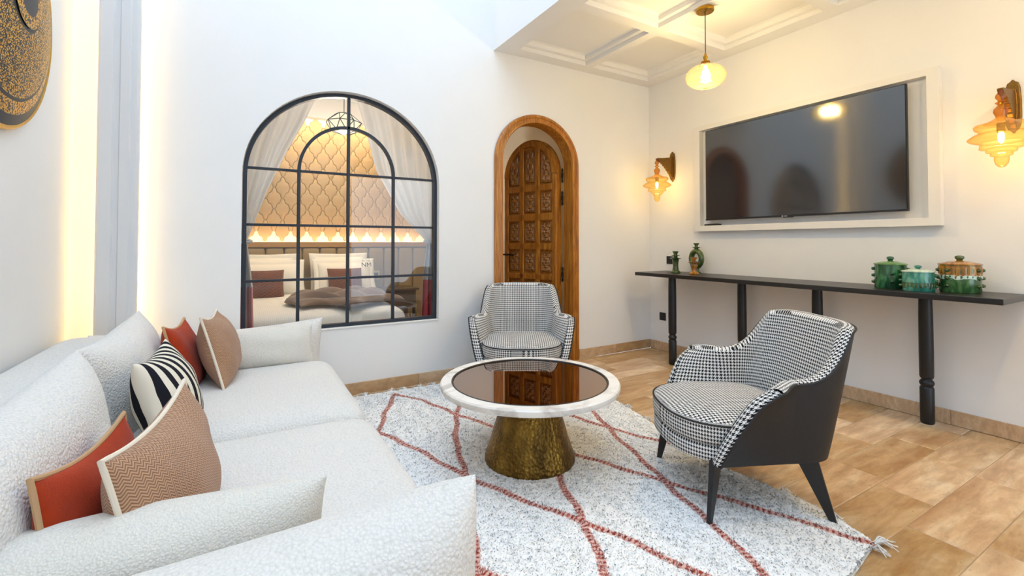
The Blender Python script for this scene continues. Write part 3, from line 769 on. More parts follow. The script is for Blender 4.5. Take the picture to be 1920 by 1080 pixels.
def curtain(side, label):
    root = thing('curtain', label, 'curtain', (0, 3.93, 0), group='tied back curtains inside the arched window')
    if side > 0: inner = [(2.62, .70), (2.36, .80), (2.03, .90), (1.765, .97), (1.407, 1.18), (1.15, 1.43)]; xo = 1.62
    else: inner = [(2.62, .60), (2.283, .48), (2.10, .405), (1.877, .293), (1.536, .15), (1.15, .02)]; xo = -.20
    zs_ = [p[0] for p in inner][::-1]; xs_ = [p[1] for p in inner][::-1]
    def fn(u, v):
        z = lerp(2.62, 1.15, v); xi = float(np.interp(z, zs_, xs_)); xo2 = lerp(xo, xs_[0]+side*.06, v**2.2)
        x = lerp(xi, xo2, u); amp = lerp(.035, .02, v)
        return (x, amp*math.sin(u*2*PI*7+1.5*v)+.01*math.sin(u*31), z)
    o = MB().grid(fn, 90, 40).build('drape', CURT, root, fix=False)
    zt = xs_[0]+side*.03
    def fn2(u, v):
        z = lerp(1.17, .82, v); hw = lerp(.035, .065, v); return (zt-side*.01*v+(u-.5)*2*hw, .03*math.sin(u*2*PI*3), z)
    MB().grid(fn2, 40, 12).build('tie_tail', GREYC, root, fix=False)
    def fn3(u, v):
        z = lerp(.82, .02, v); hw = lerp(.065, .085, v); return (zt-side*.01+(u-.5)*2*hw, .035*math.sin(u*2*PI*3+.5*v), z)
    MB().grid(fn3, 40, 16).build('red_tail', REDC, root, fix=False)
    m3 = MB(); m3.tube([(zt+.06*math.cos(a), .05*math.sin(a), 1.16+.01*math.sin(a)) for a in [2*PI*k/20 for k in range(20)]], .012, 8, True); m3.build('tie_cord', GREYC, root)
    MB().tube([(lerp(xo, .70 if side > 0 else .60, k/2), 0, 2.635) for k in range(3)], .012, 8).build('rail', OLDBRASS, root)
curtain(-1, 'white curtain tied back at the left of the arched window')
curtain(1, 'white curtain tied back at the right of the arched window')

# =============================================================================================
#                                        SOFA
# =============================================================================================
sofa = thing('sofa', 'long cream boucle sofa along the left wall', 'sofa', (0, 2.13, 0))
rounded_box(1.28, 2.40, .30, .05, 8).build('base', BOUCLE, sofa, loc=(-.17, 0, .05))
for sy in (-1, 1):
    for sx in (-.72, .38): MB().lathe([(.02, 0), (.026, .06)], 12).build('foot', BLACK, sofa, loc=(sx, sy*1.08, 0))
for yc, L in ((-.56, 1.02), (.50, 1.06)):
    rounded_box(1.24, L, .26, .10, 16, .012).build('seat_cushion', BOUCLE, sofa, loc=(-.125, yc-.03, .17), sub=1)
rounded_box(.26, 2.5, .60, .08, 10).build('back_frame', BOUCLE, sofa, loc=(-.72, 0, .05), sub=1)
for yc in (-.56, .50):
    o = cushion(1.07, .50, .23, 26, 3.6, .58, .035, .010, int(yc*100), .02).build('back_cushion', BOUCLE, sofa, sub=1)
    o.matrix_local = pillow_matrix((-.445, yc-.04, .545), 0, 7)
for yc, sg in ((-1.215, 1), (1.215, -1)):
    o = cushion(1.20, .60, .30, 28, 6, .5, .03, .008, int(yc*10), .03).build('arm', BOUCLE, sofa, sub=1)
    o.matrix_local = Matrix.Translation((-.155 if yc < 0 else -.13, yc, .345)) @ Matrix.Rotation(PI/2, 4, 'X')
    o.rotation_mode = 'XYZ'
# loose lumbar cushions against the arms
def lumbar(c, sg, label, w=.86, h=.30, lean=20, rz=0):
    o = cushion(w, h, .20, 24, 3.2, .55, .02, .010, 5).build('lumbar_cushion', BOUCLE2, None, sub=1)
    rot = Matrix.Rotation(math.radians(rz), 4, 'Z') @ Matrix.Rotation(PI/2-math.radians(lean)*(-sg), 4, 'X')
    o.matrix_world = Matrix.Translation(c) @ rot
    tag(o, label, 'cushion', 'cream lumbar cushions against the sofa arms'); return o
lumbar((-.02, 3.10, .525), -1, 'cream lumbar cushion leaning on the far sofa arm under the window', .80, .24, 14)
lumbar((-.255, 1.185, .495), 1, 'cream lumbar cushion leaning on the near sofa arm in the foreground', .86, .24, 14, -2)
# scatter cushions
def scatter(c, yaw, lean, roll, label, mat, cord=None, w=.46, h=.38, t=.16, seed=1, p=2.3):
    root = thing('throw_cushion', label, 'cushion', group='scatter cushions along the sofa back')
    root.matrix_world = pillow_matrix(c, yaw, lean, roll)
    cushion(w, h, t, 26, p, .55, .06, .012, seed, .02).build('cover', mat, root, sub=1)
    if cord is not None:
        MB().tube(cushion_edge(w, h, .06, 20, .02), .006, 8, True).build('piping', cord, root)
    return root
scatter((-.150, 1.40, .555), 12, 11, 3.5, 'tan herringbone cushion with cream piping in front of near rust cushion', HERR, CORD, .46, .38, .17, 3)
scatter((-.285, 1.41, .505), 7, 8, -3.5, 'rust velvet cushion with tan piping nearest the front sofa arm', RUST, CORDT, .45, .38, .13, 4)
scatter((-.235, 2.14, .575), 4, 17, 0, 'black and white striped cushion at the middle of the sofa', STRIPE, None, .46, .38, .18, 5)
scatter((-.250, 2.85, .565), 4, 14, -3, 'rust velvet cushion with tan piping behind the far tan cushion', RUST, CORDT, .46, .38, .14, 6)
scatter((-.100, 2.86, .605), 5, 16, -2, 'tan herringbone cushion with cream piping beside the far lumbar cushion', HERR, CORD, .46, .37, .17, 7)

# =============================================================================================
#                                     COFFEE TABLE
# =============================================================================================
TCX, TCY, TZ = 1.315, 2.06, .43
ct = thing('coffee_table', 'round coffee table with marble rim, mirror top and bronze cone base', 'table', (TCX, TCY, 0))
MB().lathe([(.232, .012), (.236, .02), (.236, .035), (.228, .06), (.205, .13), (.178, .22), (.150, .31), (.128, .385), (.126, .395)], 64).build('base', BRONZE, ct)
MB().lathe([(.405, .395), (.450, .395), (.464, .400), (.468, .41), (.468, .425), (.462, .432), (.410, .432), (.408, .428), (.408, .40)], 96).build('marble_rim', MARBLE, ct)
MB().lathe([(.30, .395), (.406, .397), (.406, .424), (.402, .428), (.398, .428), (.2, .428), (0, .428)], 96).build('mirror_top', TINTMIR, ct, angle=15)
MB().lathe([(.405, .424), (.411, .433), (.405, .4345), (.400, .430)], 96, cap=False).build('inlay_ring', plain('dark_inlay', rgb(40,34,30), .4), ct)

# =============================================================================================
#                                     ARMCHAIRS
# =============================================================================================
def chair_shell(u_, t, off=0., dz=0.):
    """u_ in [-1,1] round the shell, t height fraction. local: x forward, y left"""
    Wb = lerp(.300, .325, t); Wa = lerp(.315, .405, t**.8); B_ = lerp(.215, .345, t**.9)
    U_ = lerp(.215, .055, t**1.4)-.045*max(0, (t-.80)/.20)**2; s1 = .60; a_ = abs(u_); x0 = -.10
    def base(a):
        if a <= s1:
            an = a/s1*PI/2
            return Vector((-B_*max(0, math.cos(an))**(2/3.4)+x0, Wb*max(0, math.sin(an))**(2/3.4)))
        k = (a-s1)/(1-s1); return Vector((x0+(U_-x0)*k, Wb+(Wa-Wb)*(k**1.3)*(1.18-.18*k*k)))
    e = 1e-3; p = base(a_); tg = base(min(1, a_+e))-base(max(0, a_-e)); tg.normalize()
    nrm = Vector((-tg.y, tg.x)) if True else None      # outward for the left half
    if nrm.dot(p-Vector((.1, 0))) < 0: nrm = -nrm
    p = p+nrm*off
    y = p.y if u_ >= 0 else -p.y
    arm, back = .585, .795
    k = sstep(.33, .62, a_); top = lerp(back, arm, k)-.012*sstep(.80, 1, a_)
    top -= .02*(1-math.cos(a_/.45*PI/2)) if a_ < .45 else .02*(1-sstep(.45, .7, a_))
    zb = lerp(.265, .255, a_)
    return Vector((p.x, y, zb+(top-zb)*t+dz))
def make_chair(label, loc, rz, group):
    ch = thing('armchair', label, 'armchair', loc, (0, 0, rz), group)
    NU, NV = 72, 14
    us = [-1+2*i/NU for i in range(NU+1)]
    m2 = MB(); m2.grid(lambda u, v: chair_shell(-1+2*u, v), NU, NV, lambda u, v: (u*1.7, v*.5))
    # bottom closing strip
    m2.grid(lambda u, v: chair_shell(-1+2*u, 0, -.05*v), NU, 1)
    m2.build('outer_shell', LEATHER, ch, angle=60)
    # inner upholstery: rim + inside + arm fronts
    T = .055
    secs = [(1., 0, .0), (1., -.008, .010), (1., -.024, .014), (1., -.042, .010), (1., -T, -.004)]+[(t, -T-.012*(1-t), 0) for t in (.97, .93, .88, .8, .7, .6, .5, .4, .3, .22)]
    # arc length table along the back for the weave
    m3 = MB(); arc_ = [0]
    for i in range(NU): arc_.append(arc_[-1]+(chair_shell(us[i+1], .75)-chair_shell(us[i], .75)).length)
    def fn(u, v):
        t, o_, d = secs[round(v*(len(secs)-1))]; return chair_shell(-1+2*u, t, o_, d)
    def uv(u, v):
        i = round(u*NU); t, o_, d = secs[round(v*(len(secs)-1))]; p = chair_shell(-1+2*u, t, o_, d); return (arc_[i], p.z-o_)
    m3.grid(fn, NU, len(secs)-1, uv)
    for end in (-1, 1):
        ts = [0, .08, .16, .24, .32, .4, .5, .6, .7, .8, .88, .94, .98, 1.]
        def cap(u, v):
            t = ts[round(v*(len(ts)-1))]; p = chair_shell(end, t, -T*u); b = math.sin(PI*u)**.6*.014; return Vector((p.x+b, p.y, p.z+(.012*math.sin(PI*u) if t == 1. else 0)))
        m3.grid(cap, 6, len(ts)-1, lambda u, v: (u*T, .3*v))
    m3.build('upholstery', HOUND, ch, angle=60)
    path = [chair_shell(u, 1., .003, .002) for u in us]
    pl_ = [chair_shell(-1, t, .003) for t in (.0, .2, .4, .6, .8, .95)]+path+[chair_shell(1, t, .003) for t in (.95, .8, .6, .4, .2, .0)]
    MB().tube(pl_, .0045, 6).build('shell_piping', PIPE, ch)
    # seat cushion
    def outl(a, sc=1.0):
        c, s_ = math.cos(a), math.sin(a)
        x = sgnpow(c, 2/3.2)*(.285 if c > 0 else .27)*sc+.02; y = sgnpow(s_, 2/3.2)*.305*sc
        x += (.045*(1-(y/.305)**2) if c > 0 else 0)*sc
        return x, y
    NS = 56
    def loft(rows, closed_top=True):
        vs_, uv_ = [], []
        for sc, z in rows:
            for k in range(NS):
                x, y = outl(2*PI*k/NS, sc); zz = z
                vs_.append((x, y, zz)); uv_.append((x+z*.7, y+z*.7) if z < .415 else (x, y))
        fs = [(i*NS+k, i*NS+(k+1) % NS, (i+1)*NS+(k+1) % NS, (i+1)*NS+k) for i in range(len(rows)-1) for k in range(NS)]
        fs.append(tuple((len(rows)-1)*NS+k for k in range(NS))); fs.append(tuple(range(NS-1, -1, -1)))
        m4 = MB(); m4.add(vs_, fs, uv_); return m4
    sc_ = loft([(.90, .320), (.965, .324), (.985, .335), (.992, .36), (.99, .39), (.982, .402), (.95, .412), (.86, .423), (.7, .433), (.5, .439), (.25, .442), (.05, .443)])
    # sides get a weave that follows the outline
    side_uv = []
    for i_, p in enumerate(sc_.v):
        k = i_ % NS
        if p[2] < .405: side_uv.append((k/NS*1.95, p[2]))
        else: side_uv.append((p[0], p[1]))
    sc_.uv = side_uv
    seat = sc_.build('seat_cushion', HOUND, ch, angle=70)
    MB().tube([(*outl(2*PI*k/NS, .984), .405) for k in range(NS)], .0045, 6, True).build('piping', PIPE, seat)
    ap = loft([(.93, .25), (.97, .255), (.975, .275), (.97, .315), (.93, .322)]); ap.uv = [((i_ % NS)/NS*1.95, p[2]) for i_, p in enumerate(ap.v)]
    ap.build('seat_apron', HOUND, ch, angle=70)
    # legs
    def leg(top, bot, w0, w1, th):
        m5 = MB(); t_, b_ = Vector(top), Vector(bot); rad = Vector((b_.x-t_.x, b_.y-t_.y, 0))
        d = rad.normalized() if rad.length > .01 else Vector((math.copysign(1, t_.x), 0, 0)); s_ = Vector((-d.y, d.x, 0))
        rows = []
        for k in range(5):
            f = k/4; c = t_.lerp(b_, f); w = lerp(w0, w1, f)/2; h = lerp(th, th*.6, f)/2
            rows += [c-d*w-s_*h, c+d*w-s_*h, c+d*w+s_*h, c-d*w+s_*h]
        fs = [(4*i+k, 4*i+(k+1) % 4, 4*i+4+(k+1) % 4, 4*i+4+k) for i in range(4) for k in range(4)]+[(3, 2, 1, 0), (16, 17, 18, 19)]
        m5.add(rows, fs); m5.build('leg', BLACK, ch, smooth=False, bevel=.003)
    for sg in (-1, 1):
        leg((.205, sg*.255, .262), (.25, sg*.285, .008), .060, .022, .026)
        leg((-.185, sg*.235, .262), (-.262, sg*.292, .008), .085, .024, .026)
    MB().box(-.2, .22, -.25, .25, .245, .258).build('under_frame', BLACK, ch, smooth=False)
    return ch
ch1 = make_chair('houndstooth armchair with black shell turned sideways near the television', (1.985, 1.345, 0), math.atan2(.475, -.88), 'houndstooth armchairs')
ch2 = copy_tree(ch1); ch2.location = (1.86, 3.03, 0); ch2.rotation_euler = (0, 0, math.atan2(-.85, -.50))
ch2['label'] = 'houndstooth armchair facing the viewer in front of the wooden door'

# =============================================================================================
#                                         RUG
# =============================================================================================
rug_poly = [(.47, 3.50), (.85, 3.505), (1.1, 3.50), (1.4, 3.485), (2.45, 3.40), (2.36, 2.67), (2.29, 2.32), (2.215, 2.01), (2.12, 1.8), (2.10, 1.53), (2.125, 1.29), (2.135, 1.12), (2.125, .99), (2.07, .825), (1.8, .785), (1.2, .76), (.47, .745)]
rug_lines = [
 [(.983,3.40),(.97,3.384),(.819,3.055),(.692,2.74),(.55,2.45)],
 [(.983,3.42),(1.128,3.172),(1.224,2.796),(1.34,2.515),(1.532,1.986),(1.639,1.746),(1.723,1.54),(1.778,1.436),(1.911,1.15),(2.05,.83)],
 [(.55,3.20),(.694,2.837),(.839,2.414),(.928,2.091),(1.044,1.789),(1.191,1.498),(1.259,1.341),(1.316,1.178),(1.349,1.068),(1.42,.80)],
 [(1.50,3.35),(1.349,3.042),(1.179,2.718),(1.051,2.421),(.966,2.127),(.90,1.95),(.764,1.591),(.714,1.47),(.64,1.2)],
 [(2.0,3.35),(1.80,2.95),(1.60,2.50),(1.42,2.05),(1.31,1.782),(1.224,1.526),(1.15,1.365),(1.068,1.197),(.95,.85)],
 [(1.55,3.40),(1.70,2.95),(1.825,2.522),(1.938,2.127),(2.08,1.8)],
 [(2.3,3.1),(2.12,2.70),(1.938,2.127),(1.908,2.08),(1.824,1.808),(1.7,1.425),(1.626,1.168),(1.539,.927),(1.48,.80)],
 [(.714,1.47),(.80,1.25),(.9,.95)]]
def in_poly(px, py, poly):
    ins_ = np.zeros(px.shape, bool); n = len(poly); j = n-1
    for i in range(n):
        xi, yi = poly[i]; xj, yj = poly[j]
        c = ((yi > py) != (yj > py)) & (px < (xj-xi)*(py-yi)/(yj-yi+1e-12)+xi); ins_ ^= c; j = i
    return ins_
def line_dist(px, py):
    best = np.full(px.shape, 9.); along = np.zeros(px.shape)
    for ln in rug_lines:
        acc = 0.
        for (x0, y0), (x1, y1) in zip(ln[:-1], ln[1:]):
            dx, dy = x1-x0, y1-y0; L = math.hypot(dx, dy); t = np.clip(((px-x0)*dx+(py-y0)*dy)/(L*L), 0, 1)
            d = np.hypot(px-x0-t*dx, py-y0-t*dy); m = d < best; best[m] = d[m]; along[m] = acc+t[m]*L; acc += L
    return best, along
rug = thing('rug', 'shaggy ivory rug with wavy rust diamond lines under the table', 'rug')
m2 = MB(); m2.prism(rug_poly, .0015, .013, 'xy')
m2.build('backing', plain('rug_backing', (.62, .60, .57, 1), .95), rug, smooth=False)
rs = np.random.RandomState(3)
def rug_colour(px, py, r3):
    ld, al = line_dist(px+.006*np.sin(py*23), py+.006*np.sin(px*29)); n = len(px)
    tone = r3.uniform(.93, 1.0, n)[:, None]; white = np.array([.93, .92, .905])*tone
    rust = np.array([.30, .035, .018])*r3.uniform(.8, 1.25, n)[:, None]; pink = np.array([.78, .46, .40])*tone
    rung = np.sin(al*2*PI/.021) > .1
    return np.where(((ld < .0145) & rung)[:, None], rust, np.where((ld < .017)[:, None], pink, white))
PILE = NT('rug_wool'); at = PILE.node('ShaderNodeAttribute', attribute_name='pile_colour'); PILE.link(at.outputs['Color'], PILE.b.inputs['Base Color']); PILE.set(rough=.95, spec=.05, sheen=.2)
# lumpy woollen surface
step = .006; gx = np.arange(.30, 2.47, step); gy = np.arange(.73, 3.52, step); GX, GY = np.meshgrid(gx, gy); px, py = GX.ravel(), GY.ravel()
ins_ = in_poly(px, py, rug_poly)
pz = .021+.0022*rs.uniform(-1, 1, px.size)+.002*np.sin(px*60+3*np.sin(py*31))*np.sin(py*52)
sx_ = px+rs.uniform(-.0025, .0025, px.size); sy_ = py+rs.uniform(-.0025, .0025, px.size)
nx_, ny_ = GX.shape[1], GX.shape[0]; ii = np.arange(nx_*ny_).reshape(ny_, nx_)
quads = np.c_[ii[:-1, :-1].ravel(), ii[:-1, 1:].ravel(), ii[1:, 1:].ravel(), ii[1:, :-1].ravel()]; ok = ins_[quads]
quads = quads[ok.all(axis=1)]
used = np.unique(quads); rm = -np.ones(px.size, int); rm[used] = np.arange(used.size); quads = rm[quads]
me = bpy.data.meshes.new('wool_surface'); me.vertices.add(used.size); me.vertices.foreach_set('co', np.c_[sx_, sy_, pz][used].astype(np.float32).ravel())
me.loops.add(quads.size); me.loops.foreach_set('vertex_index', quads.astype(np.int32).ravel()); me.polygons.add(len(quads)); me.polygons.foreach_set('loop_start', np.arange(0, quads.size, 4, dtype=np.int32)); me.update(calc_edges=True)
me.polygons.foreach_set('use_smooth', np.ones(len(quads), bool))
ca_ = me.color_attributes.new('pile_colour', 'FLOAT_COLOR', 'POINT'); cc = rug_colour(px[used], py[used], rs); ca_.data.foreach_set('color', np.c_[cc, np.ones(len(cc))].astype(np.float32).ravel())
me.materials.append(PILE.m); o = link('wool_surface', me, rug); o['kind'] = 'stuff'
# tufts standing out of it
N = 150000
bx = rs.uniform(.28, 2.47, N); by = rs.uniform(.72, 3.52, N)
keep = in_poly(bx+.012*np.sin(by*37)+.008*np.sin(bx*53+by*11), by+.010*np.sin(bx*41), rug_poly) ; bx, by = bx[keep], by[keep]; N = len(bx)
hgt = rs.uniform(.006, .0115, N); az = rs.uniform(0, 2*PI, N); tilt = rs.uniform(.3, 1.3, N)*hgt; az2 = az+PI/2+rs.uniform(-.4, .4, N); wd = rs.uniform(.0018, .0036, N); z0 = .0145
c_, s_2 = np.cos(az2), np.sin(az2); tx, ty = bx+tilt*np.cos(az), by+tilt*np.sin(az)
V = np.zeros((N, 4, 3), np.float32); zz = np.full(N, z0)
V[:, 0] = np.c_[bx+wd*c_, by+wd*s_2, zz]; V[:, 1] = np.c_[bx-wd*c_, by-wd*s_2, zz]; V[:, 2] = np.c_[tx-.5*wd*c_, ty-.5*wd*s_2, zz+hgt]; V[:, 3] = np.c_[tx+.5*wd*c_, ty+.5*wd*s_2, zz+hgt]
me = bpy.data.meshes.new('pile'); me.vertices.add(4*N); me.vertices.foreach_set('co', V.ravel())
me.loops.add(4*N); me.loops.foreach_set('vertex_index', np.arange(4*N, dtype=np.int32)); me.polygons.add(N); me.polygons.foreach_set('loop_start', np.arange(0, 4*N, 4, dtype=np.int32)); me.update(calc_edges=True)
me.polygons.foreach_set('use_smooth', np.ones(N, bool))
nr = np.c_[.55*np.cos(az), .55*np.sin(az), np.ones(N)]; nr /= np.linalg.norm(nr, axis=1)[:, None]
me.normals_split_custom_set_from_vertices(np.repeat(nr, 4, axis=0).tolist())
ca_ = me.color_attributes.new('pile_colour', 'FLOAT_COLOR', 'POINT'); cc = rug_colour(bx, by, rs)
ca_.data.foreach_set('color', np.repeat(np.c_[cc, np.ones(N)], 4, axis=0).astype(np.float32).ravel())
me.materials.append(PILE.m); o = link('pile', me, rug); o['kind'] = 'stuff'
WOOL = plain('tassel_wool', (.74, .72, .69, 1), .95)
def tassel(x, y, ang, n=9, L=.055, seed=0):
    r2 = random.Random(seed); m3 = MB()
    for k in range(n):
        a = ang+r2.uniform(-.6, .6); l_ = L*r2.uniform(.6, 1.1); z1 = r2.uniform(.012, .035)
        m3.tube([(x, y, .014), (x+.4*l_*math.cos(a), y+.4*l_*math.sin(a), z1), (x+l_*math.cos(a+r2.uniform(-.5, .5)), y+l_*math.sin(a), .006)], [.0035, .003, .0015], 5)
    m3.build('tassel', WOOL, rug)
for i, (x, y) in enumerate([(.80, 3.50), (.99, 3.50), (1.10, 3.495), (1.22, 3.49), (1.33, 3.485)]): tassel(x, y, PI/2+.2, 11, .085, i)
for i, (x, y) in enumerate([(2.30, 2.36), (2.24, 2.12), (2.21, 2.0), (2.16, 1.88), (2.11, 1.7), (2.10, 1.5), (2.13, 1.2), (2.12, 1.0)]): tassel(x, y, 0, 8, .05, 20+i)
tassel(2.07, .825, -.5, 14, .085, 50); tassel(2.03, .815, -1.2, 8, .05, 51)

# =============================================================================================
#                                RIGHT WALL: CONSOLE, TV, LAMPS
# =============================================================================================
con = thing('console_table', 'long narrow black console table under the television', 'table', (3.65, 2.07, 0))
TT = .855
MB().box(3.425-3.65, RX-.006-3.65, .775-2.07, 3.385-2.07, TT-.033, TT).build('table_top', BLACKT, con, smooth=False, bevel=.003)
lp = [(.030, 0), (.036, .01), (.0365, .1), (.0365, .225), (.033, .232), (.029, .236), (.033, .242), (.038, .252), (.038, .262), (.033, .272), (.028, .277), (.028, .284), (.034, .290), (.0365, .30), (.037, .45), (.036, .7), (.033, TT-.034)]
lme = MB().lathe(lp, 24).mesh('leg', BLACK)
for x, y in ((3.515, 2.995), (3.76, 2.45), (3.76, 1.84), (3.775, 1.205)): link('leg', lme, con, (x-3.65, y-2.07, 0))
# television frame on the wall
FR = .058
tf = thing('wall_frame', 'white projecting wall frame around the television', 'frame', (RX, 2.09, 1.78))
ky = (RX-FR)/RX
fy0, fy1, fz0, fz1 = 1.152*ky-2.09, 3.03*ky-2.09, 1.15+(1.262-1.15)*ky-1.78, 1.15+(2.302-1.15)*ky-1.78
iy0, iy1, iz0, iz1 = 1.214*ky-2.09, 2.964*ky-2.09, 1.15+(1.316-1.15)*ky-1.78, 1.15+(2.256-1.15)*ky-1.78
for nm, b in (('rail', (fy0, fy1, fz0, iz0)), ('rail', (fy0, fy1, iz1, fz1)), ('stile', (fy0, iy0, iz0, iz1)), ('stile', (iy1, fy1, iz0, iz1))):
    MB().box(-FR, -.001, *b).build(nm, FRAMEW, tf, smooth=False)
kt = 3.815/RX
ty0, ty1, tz0, tz1 = 1.322*kt, 2.898*kt, 1.15+(1.366-1.15)*kt, 1.15+(2.237-1.15)*kt
tv = thing('television', 'large flat black television inside the white wall frame', 'television', (3.815, (ty0+ty1)/2, (tz0+tz1)/2))
hw, hh = (ty1-ty0)/2, (tz1-tz0)/2
MB().box(.004, .03, -hw, hw, -hh, hh).build('case', PLASTIC, tv, smooth=False, bevel=.003)
MB().box(.03, .062, -hw*.6, hw*.6, -hh*.6, hh*.3).build('rear_housing', PLASTIC, tv, smooth=False, bevel=.01)
SCR = NT('tv_screen'); SCR.col(rgb(30,34,44)); SCR.set(rough=.10, ior=2.1); SCR = SCR.m
MB().box(0, .004, -hw+.006, hw-.006, -hh+.014, hh-.006).build('screen', SCR, tv, smooth=False)
MB().box(-.001, .004, -hw, hw, -hh, -hh+.013).build('bottom_bezel', plain('tv_bezel', rgb(30,30,33), .35), tv, smooth=False)
LOGO = plain('silver_mark', rgb(190,190,195), .3, .8)
m2 = MB(); m2.lathe([(0, -.003), (.007, -.002), (.007, 0)], 14, (0, .05, -hh+.006), 'x'); m2.box(-.002, 0, .012, .036, -hh+.003, -hh+.009); m2.build('maker_mark', LOGO, tv)
MB().box(-.002, .02, -.03, .05, -hh-.006, -hh+.001).build('sensor_bar', PLASTIC, tv, smooth=False, bevel=.002)
rc = thing('remote_control', 'thin black remote lying on the frame ledge left of the television', 'remote', (3.848, 2.80, iz0+1.78))
MB().box(-.020, .020, -.085, .075, 0, .015).build('case', PLASTIC, rc, bevel=.004)
MB().box(-.012, .012, -.06, .05, .015, .017).build('keypad', BLACK, rc, smooth=False)
# sockets
def socket(y, z, label):
    s_ = thing('wall_socket', label, 'socket', (RX, y, z), group='black wall sockets')
    MB().box(-.008, 0, -.041, .041, -.041, .041).build('plate', PLASTIC, s_, bevel=.003)
    MB().lathe([(.024, -.010), (.022, -.0105), (.018, -.003), (0, -.003)], 20, (0, 0, 0), 'x').build('well', BLACK, s_)
    m3 = MB()
    for yy in (-.009, .009): m3.lathe([(.0025, -.006), (.0025, -.002)], 8, (0, yy, 0), 'x')
    m3.build('pins', LOGO, s_)
socket(3.435, .363, 'black wall socket low on the wall by the console leg')
socket(3.335, .968, 'black wall socket above the console behind a green candlestick')

# sconces
def scallop_arm():
    """serrated bracket in the xz plane, x from wall (0) outward (-)"""
    top = [(-.008, .105), (-.08, .100), (-.16, .088), (-.235, .082), (-.248, .078), (-.246, .068)]
    low = []
    n = 9
    for k in range(n+1):
        t = k/n; x = lerp(-.235, -.008, t); z = lerp(.062, -.13, t**1.5)
        low.append((x, z)); 
        if k < n: low.append((x+.010, z-.016-.006*t))
    return top+low
def make_sconce(label, y):
    s_ = thing('wall_sconce', label, 'lamp', (RX, y, 1.935), group='amber glass wall sconces')
    plate = [(0, .17), (.012, .155), (.022, .150), (.030, .12), (.034, .05), (.034, -.05), (.030, -.10), (.022, -.125), (.012, -.13), (0, -.15)]
    full = plate+[(-a, b) for a, b in reversed(plate[1:-1])]
    MB().prism(full, -.020, -.001, 'yz').build('wall_plate', OLDBRASS, s_, smooth=False, bevel=.005)
    MB().prism([(a*.62, b*.72) for a, b in full], -.030, -.019, 'yz').build('plate_relief', OLDBRASS, s_, smooth=False, bevel=.004)
    MB().prism(scallop_arm(), -.013, .013, 'xz').build('bracket_arm', OLDBRASS, s_, smooth=False, bevel=.003)
    X0 = -.243
    MB().tube([(X0+.002, 0, .078), (X0, 0, .065), (X0, 0, .05)], .004, 6).build('hook', OLDBRASS, s_)
    MB().lathe([(0, .068), (.012, .066), (.010, .055), (.020, .040), (.021, .026), (.012, .012), (.010, .006), (.023, -.004), (.011, -.014), (.013, -.020), (.028, -.038), (.030, -.055), (.022, -.075), (.020, -.085), (.034, -.096), (.064, -.112), (.072, -.118)], 24, (X0, 0, 0), cap=False).build('finial', AMBERD, s_)
    g = [(.072, -.118), (.105, -.122), (.112, -.130), (.108, -.145), (.092, -.160), (.090, -.166), (.115, -.178), (.136, -.195), (.138, -.203), (.128, -.212), (.102, -.222), (.088, -.226), (.088, -.246), (.091, -.252), (.088, -.258), (.062, -.264), (.064, -.272), (.060, -.280), (.044, -.284), (.047, -.292), (.042, -.300), (.030, -.304), (.031, -.322), (.026, -.345), (.014, -.362), (0, -.366)]
    MB().lathe(g, 40, (X0, 0, 0), cap=False).build('glass_shade', AMBER, s_)
    MB().lathe([(.018, -.118), (.018, -.165), (.012, -.17)], 16, (X0, 0, 0)).build('bulb_socket', BRASS, s_)
    MB().lathe([(.008, -.168), (.013, -.180), (.014, -.20), (.010, -.222), (0, -.232)], 16, (X0, 0, 0)).build('bulb', BULB, s_)
    l = bpy.data.lights.new('sconce_bulb', 'POINT'); l.energy = 2.4; l.color = (1, .74, .38); l.shadow_soft_size = .03
    lo_ = bpy.data.objects.new('bulb_light', l); COL.objects.link(lo_); lo_.parent = s_; lo_.location = (X0, 0, -.20)
make_sconce('amber glass wall sconce on brass bracket near the room corner', 3.285)
make_sconce('amber glass wall sconce on brass bracket above the ochre lidded jar', .818)
# pendant
pd = thing('pendant_lamp', 'amber oval glass pendant lamp hanging from the coffered ceiling', 'lamp', (2.925, 2.172, CH))
MB().lathe([(.062, -.001), (.063, -.022), (.060, -.026), (0, -.028)], 36).build('ceiling_canopy', BRASS, pd)
MB().tube([(0, 0, -.026), (0, 0, -.355)], .0032, 8).build('cord', plain('dark_cord', rgb(70,58,46), .7), pd)
MB().lathe([(0, -.335), (.008, -.338), (.010, -.352), (.016, -.358), (.016, -.372), (.011, -.380), (.012, -.388), (.030, -.396), (.032, -.404), (.026, -.408), (.038, -.420), (.044, -.430)], 28, cap=False).build('lamp_holder', BRASS, pd)
gl = [(.040, -.424)]+[(.142*math.sin(a)**.9 if math.sin(a) > 0 else 0, -.508+.086*math.cos(a)) for a in [PI*k/28 for k in range(4, 28)]]+[(0, -.594)]
MB().lathe(gl, 48, cap=False).build('glass_globe', AMBER, pd)
MB().lathe([(.012, -.43), (.014, -.45), (.028, -.478), (.034, -.505), (.030, -.532), (.016, -.55), (0, -.556)], 24).build('bulb', BULB, pd)
l = bpy.data.lights.new('pendant_bulb', 'POINT'); l.energy = 86; l.color = (1, .84, .62); l.shadow_soft_size = .04
lo_ = bpy.data.objects.new('bulb_light', l); COL.objects.link(lo_); lo_.parent = pd; lo_.location = (0, 0, -.505)

pd2 = copy_tree(pd); pd2.location = (2.925, .352, CH); pd2['label'] = 'unseen amber pendant copy added to light the right side'  # extra out-of-view pendant, added to brighten right wall and floor
pd['group'] = pd2['group'] = 'amber pendants along the coffered ceiling'
